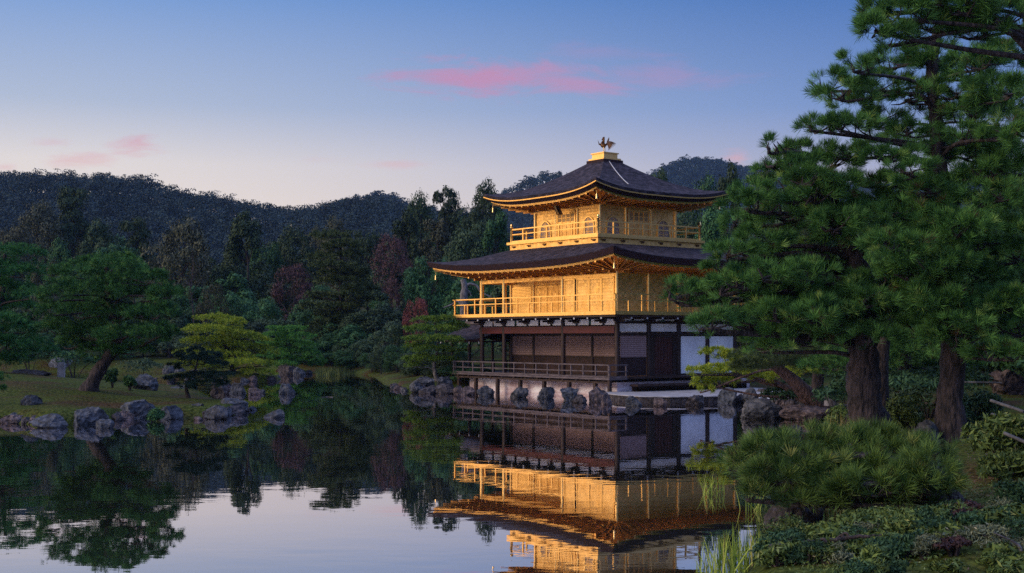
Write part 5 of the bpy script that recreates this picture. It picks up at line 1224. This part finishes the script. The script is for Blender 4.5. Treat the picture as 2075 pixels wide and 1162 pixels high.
NAMED = [
 (148, 377, 205, 130, 'pine', 'leaf_dark', 'tall dark spreading pine rising highest in the left wood'), (75, 405, 200, 110, 'round', 'leaf_brown', 'brownish tree left of the tall spreading pine'), (28, 437, 185, 90, 'round', 'leaf_brown', 'brown-topped round tree at the left edge of the wood'),
 (130, 482, 140, 78, 'round', 'leaf_green', 'grey-green round tree above the leaning island pine'), (92, 500, 132, 60, 'round', 'leaf_brown', 'small brownish tree left of the grey-green round one'), (212, 440, 170, 110, 'round', 'leaf_dark', 'dark tree right below the tall spreading pine'), (275, 440, 168, 100, 'pine', 'leaf_dark', 'dark flat-topped tree above the leaning island pine'),
 (362, 437, 142, 140, 'round', 'leaf_brown', 'big broad tree with brownish top over the leaning island pine'), (420, 500, 150, 90, 'round', 'leaf_dark', 'dark tree right of the big broad brownish one'), (500, 430, 150, 110, 'tall', 'leaf_dark', 'tall dark tree with a grey-brown top in the middle of the left wood'), (540, 470, 160, 80, 'round', 'leaf_green', 'green tree right of the tall dark one'),
 (600, 455, 170, 100, 'round', 'leaf_dark', 'dark broad tree behind the tall olive conifer'), (640, 440, 190, 60, 'round', 'leaf_brown', 'brown rounded tree top left behind the tall olive conifer'), (690, 437, 185, 90, 'round', 'leaf_brown', 'brown rounded tree top behind the tip of the tall olive conifer'), (745, 448, 175, 80, 'round', 'leaf_dark', 'grey-green tree top right of the tall olive conifer'),
 (592, 530, 130, 92, 'thin', 'leaf_red', 'dull red autumn tree left of the tall olive conifer'), (470, 575, 124, 100, 'round', 'leaf_green', 'green tree above the yellow-green cloud pine'), (530, 600, 122, 90, 'round', 'leaf_green', 'dark green tree above the fresh green cloud pine'), (430, 570, 120, 70, 'thin', 'leaf_brown', 'thin brown tree left above the yellow-green cloud pine'),
 (795, 470, 150, 90, 'thin', 'leaf_red', 'purple-red tree right of the tall olive conifer'), (760, 610, 116, 140, 'round', 'leaf_dark', 'large dark round tree on the far shore right of the olive conifer'), (845, 598, 100, 62, 'thin', 'leaf_maple', 'small red maple left of the pavilion'), (790, 690, 108, 60, 'thin', 'leaf_red', 'low reddish tree by the water left of the pavilion'),
 (852, 384, 172, 80, 'round', 'leaf_dark', 'dark open-crowned tree on the skyline left of the upper roof'), (905, 378, 176, 90, 'pine', 'leaf_dark', 'second open-crowned tree on the skyline left of the upper roof'), (970, 362, 172, 110, 'round', 'leaf_dark', 'highest open-crowned tree touching the left tip of the upper roof'), (820, 430, 165, 90, 'tall', 'leaf_dark', 'tall dark tree below the skyline trees left of the pavilion'),
 (885, 440, 160, 100, 'tall', 'leaf_brown', 'brownish tall tree left of the upper balcony'), (955, 425, 150, 110, 'round', 'leaf_dark', 'dark tree left of the gold upper balcony'), (1005, 430, 140, 90, 'tall', 'leaf_green', 'dark green tree directly beside the upper balcony'), (870, 500, 120, 110, 'round', 'leaf_green', 'green tree behind the left tip of the lower roof'),
 (950, 555, 100, 110, 'round', 'leaf_green', 'dark green tree seen through the open gold porch'), (1338, 342, 150, 70, 'pine', 'leaf_dark', 'dark tree rising behind the right slope of the upper roof'), (1420, 352, 140, 110, 'round', 'leaf_green', 'green tree below the blue mountain right of the roof'), (1475, 335, 135, 80, 'tall', 'leaf_dark', 'pointed dark tree right of the blue mountain'), (1540, 330, 130, 90, 'round', 'leaf_brown', 'brownish tree behind the tip of the thick-trunked pine'),
 (1450, 415, 110, 130, 'tall', 'leaf_green', 'light green tree right of the upper balcony'), (1400, 430, 125, 110, 'round', 'leaf_dark', 'dark tree behind the right end of the upper balcony'), (1560, 420, 100, 140, 'round', 'leaf_green', 'broad green tree behind the thick-trunked pine')]
for px, top, Y, wpx, kind, mat, lab in NAMED: wood_tree(px, top, Y, wpx, kind, mat, lab)
SKY = [(-300, 440), (0, 445), (70, 440), (150, 425), (300, 470), (365, 455), (450, 480), (500, 450), (600, 470), (690, 450), (790, 450), (830, 410), (900, 400), (960, 385), (1020, 395), (1100, 420), (1300, 395), (1400, 372), (1500, 352), (1600, 345), (1800, 320), (2075, 300), (2500, 300)]
rng = np.random.default_rng(77)
GEN = 'trees of the dark wood around the pond'
for k in range(150):
    for tr in range(20):
        px = rng.uniform(-120, 2120); Y = rng.choice([rng.uniform(116, 135), rng.uniform(135, 230)]) if px < 1000 else rng.choice([rng.uniform(92, 130), rng.uniform(130, 220)])
        x = (px - 1037.5) / F * Y; g = gz(x, Y)
        if g > .5: break
    lim = W(0, np.interp(px, [a for a, _ in SKY], [b for _, b in SKY]) + 6, Y)[2] - g
    h = min(rng.uniform(7, 13), lim)
    if px < 1000 and Y < 136: h = min(h, rng.uniform(4, 7.5))
    elif px < 900 and k % 3 == 0: continue
    if h < 3: continue
    kind = rng.choice(['round', 'round', 'tall', 'tall', 'pine']); mat = rng.choice(['leaf_dark', 'leaf_green']) if kind != 'round' else rng.choice(['leaf_dark', 'leaf_brown', 'leaf_green'])
    top = Y0 - (g + h - H) * F / Y
    wood_tree(px, top, Y, h * rng.uniform(.62, .9) * F / Y, kind, mat, 'dark leafy tree in the wood around the pond, hard to tell from its neighbours', GEN)
for k in range(16):
    Y = rng.uniform(46, 76); x = rng.uniform(17, 46) if Y < 60 else rng.uniform(20, 60); g = gz(x, Y); h = rng.uniform(7, 12)
    wood_tree(1037.5 + F * x / Y, Y0 - (g + h - H) * F / Y, Y, h * .8 * F / Y, ['round', 'tall'][k % 2], 'leaf_green', 'dark leafy tree in the wood around the pond, hard to tell from its neighbours', GEN)
UND = 'dark bushes along the far shore'
for k in range(34):
    px = rng.uniform(630, 850); Y = rng.uniform(110.5, 116) if k < 14 else rng.uniform(84, 108); x = (px - 1037.5) / F * Y; g = gz(x, Y)
    if g < .15: continue
    wood_tree(px, Y0 - (g + rng.uniform(1.2, 2.8) - H) * F / Y, Y, rng.uniform(50, 90), 'round', rng.choice(['leaf_dark', 'leaf_green']), 'low dark bushy tree at the edge of the water behind the pond', UND, 'bushy_tree')
for k in range(46):
    px = rng.uniform(-60, 960) if k < 34 else rng.uniform(1500, 2100); Y = rng.uniform(113, 124) if px < 700 else rng.uniform(100, 118) if px < 1000 else rng.uniform(60, 90)
    x = (px - 1037.5) / F * Y
    if gz(x, Y) < .3: continue
    wood_tree(px, Y0 - (gz(x, Y) + rng.uniform(2.2, 4.5) - H) * F / Y, Y, rng.uniform(70, 120) * 115 / Y, 'round', rng.choice(['leaf_dark', 'leaf_green']), 'low dark bushy tree at the edge of the water behind the pond', UND, 'bushy_tree')
EDGE = np.array([(-5.6, 74), (-7.2, 80), (-8.6, 88), (-10.2, 98), (-13, 107), (-22, 111)], float)
for k in range(26):
    t = rng.uniform(0, len(EDGE) - 1.01); i = int(t); q = EDGE[i] + (EDGE[i + 1] - EDGE[i]) * (t - i) + [rng.uniform(.8, 3.2), rng.uniform(.6, 2.5)]
    g = gz(q[0], q[1])
    if g < .15 or (abs(q[0] + 4.3) < 1.5 and abs(q[1] - 74.5) < 1.5): continue
    wood_tree(1037.5 + F * q[0] / q[1], Y0 - (g + rng.uniform(1.0, 2.2) - H) * F / q[1], q[1], rng.uniform(1.8, 3.2) * F / q[1], 'round', rng.choice(['leaf_dark', 'leaf_green']), 'low dark bushy tree at the edge of the water behind the pond', UND, 'bushy_tree')
# bare grey trees
def bare_tree(label, px, foot, top, Y, seed, r, mat='bark_grey', n=16, wide=.35):
    rng = np.random.default_rng(seed); a = W(px, foot, Y); b = W(px, top, Y); h = b[2] - a[2]
    root = thing('bare_tree', label, 'tree', a); mb = MB()
    T = curve([(0, 0, -.2), (rng.normal(0, .1), 0, h * .35), (rng.normal(0, .2), 0, h * .7), (0, 0, h)], 5); mb.tube(T, np.linspace(r, r * .2, len(T)), 8); mb.build('trunk', M[mat], root, True)
    for k in range(n):
        i = rng.integers(len(T) // 4, len(T) - 1); q = T[i]; d = norm(np.array([rng.normal(0, wide), rng.normal(0, wide), rng.uniform(.3, 1)])); l = h * rng.uniform(.2, .42)
        b_ = MB(); c = curve([q, q + d * l * .5 + rng.normal(0, .15, 3), q + d * l], 4); b_.tube(c, np.linspace(r * .45, r * .08, len(c)), 6)
        for j in range(4):
            s = c[rng.integers(2, len(c))]; e = norm(d + rng.normal(0, .6, 3)) * l * .35; b_.tube([s, s + e * .5, s + e], [r * .16, r * .1, r * .04], 4)
        b_.build('branch', M[mat], root, True)
bare_tree('slim grey leafless tree above the leaning island pine and the yellow pine', 393, 670, 545, 112, 5, .06, 'bark', n=20, wide=.22)
t_ = thing('dead_tree', 'grey dead trunk with drooping limbs seen left of the gold porch posts', 'tree', W(941, 625, 96))
s_ = lambda px, py: W(px, py, 96) - W(941, 625, 96)
mb = MB(); c = curve([s_(941, 650), s_(940, 600), s_(942, 585), s_(938, 566)], 5); mb.tube(c, np.linspace(.34, .2, len(c)), 9); mb.build('trunk', M['bark_grey'], t_, True)
for pts in ([(943, 582), (952, 576), (966, 580), (973, 590), (985, 598), (996, 602)], [(943, 592), (950, 591), (955, 600)], [(945, 640), (930, 612), (915, 618), (898, 624)]):
    mb = MB(); c = curve([s_(*p) for p in pts], 4); mb.tube(c, np.linspace(.13, .04, len(c)), 7); mb.build('branch', M['bark_grey'], t_, True)

# ------------------------------------------------------------------ far-off woods on the hills, as masses
def hill_wood(name, label, G, n, hmin, hmax, leaf, per, seed, px0, px1, t0=.12, ridge_n=0):
    rng = np.random.default_rng(seed); a, b = G.shape[:2]; CL = []; MBt = MB()
    flat = []
    tries = 0
    while len(flat) < n + ridge_n and tries < 60000:
        tries += 1
        i = rng.uniform(0, a - 1.01); j = rng.uniform(t0, 1.0) * 15.6 if len(flat) < n else 15.0 + rng.normal(0, .35)
        i0, j0 = int(i), int(j); fi, fj = i - i0, j - j0
        p = (G[i0, j0] * (1 - fi) + G[i0 + 1, j0] * fi) * (1 - fj) + (G[i0, j0 + 1] * (1 - fi) + G[i0 + 1, j0 + 1] * fi) * fj
        px = 1037.5 + F * p[0] / p[1]
        if px0 < px < px1: flat.append((p, len(flat) >= n))
    for p, rid in flat:
        h = rng.uniform(hmin, hmax) * (1.12 if rid else 1); open_ = rid and rng.random() < .75
        if open_:
            MBt.tube([p - [0, 0, .5], p + [rng.normal(0, .3), 0, h * .5], p + [rng.normal(0, .5), 0, h * .9]], [.28, .2, .1], 5)
            for k in range(rng.integers(3, 6)):
                CL.append((p + [rng.normal(0, h * .16), rng.normal(0, h * .16), h * rng.uniform(.62, 1.0)], np.array([h * .17, h * .17, h * .08]), per // 4))
        else:
            for k in range(3):
                CL.append((p + [rng.normal(0, h * .16), rng.normal(0, h * .16), h * (.35 + .2 * k)], np.array([h * .30, h * .30, h * .24]) * (1 - .15 * k), per // 3))
    Vs, Qs, off = [], [], 0
    for c, r, k in CL:
        V, Q = clump_crown(rng, [(c, r)], k, leaf, .5, .9); Vs.append(V); Qs.append(Q + off); off += len(V)
    if MBt.n:
        for v in MBt.v: Vs.append(v)
        for fl in MBt.f.get(4, []): Qs.append(fl + off)
    o = mesh_np(name, np.concatenate(Vs), np.concatenate(Qs), M['leaf_far'])
    return tag(o, label, kind='stuff')
hill_wood('hill_forest', 'dense dark wood covering the long left ridge', HILL_A, 3300, 6, 9.0, .36, 100, 1, -60, 1000, .1, 420)
hill_wood('peak_forest', 'wood covering the two distant peaks', HILL_B, 900, 7, 10, .70, 60, 2, 660, 1240, .45, 160)
hill_wood('mountain_forest', 'wood covering the blue distant mountain', HILL_C, 1500, 8, 12, .85, 60, 3, 1280, 1640, .4, 220)
# ------------------------------------------------------------------ evening air
def haze():
    mb = MB(); mb.box(-900, 1100, -70, 1800, -2.5, 330); o = mb.build('haze', None); tag(o, 'thin blue evening air over the pond and hills', kind='stuff')
    m = bpy.data.materials.new('evening_air'); m.use_nodes = True; nt = m.node_tree; nt.nodes.remove(nt.nodes["Principled BSDF"])
    v = nt.nodes.new("ShaderNodeVolumePrincipled"); v.inputs["Color"].default_value = (.34, .56, 1, 1); v.inputs["Density"].default_value = .00008; v.inputs["Anisotropy"].default_value = 0.0
    nt.links.new(v.outputs[0], nt.nodes["Material Output"].inputs["Volume"]); o.data.materials.append(m)
haze()
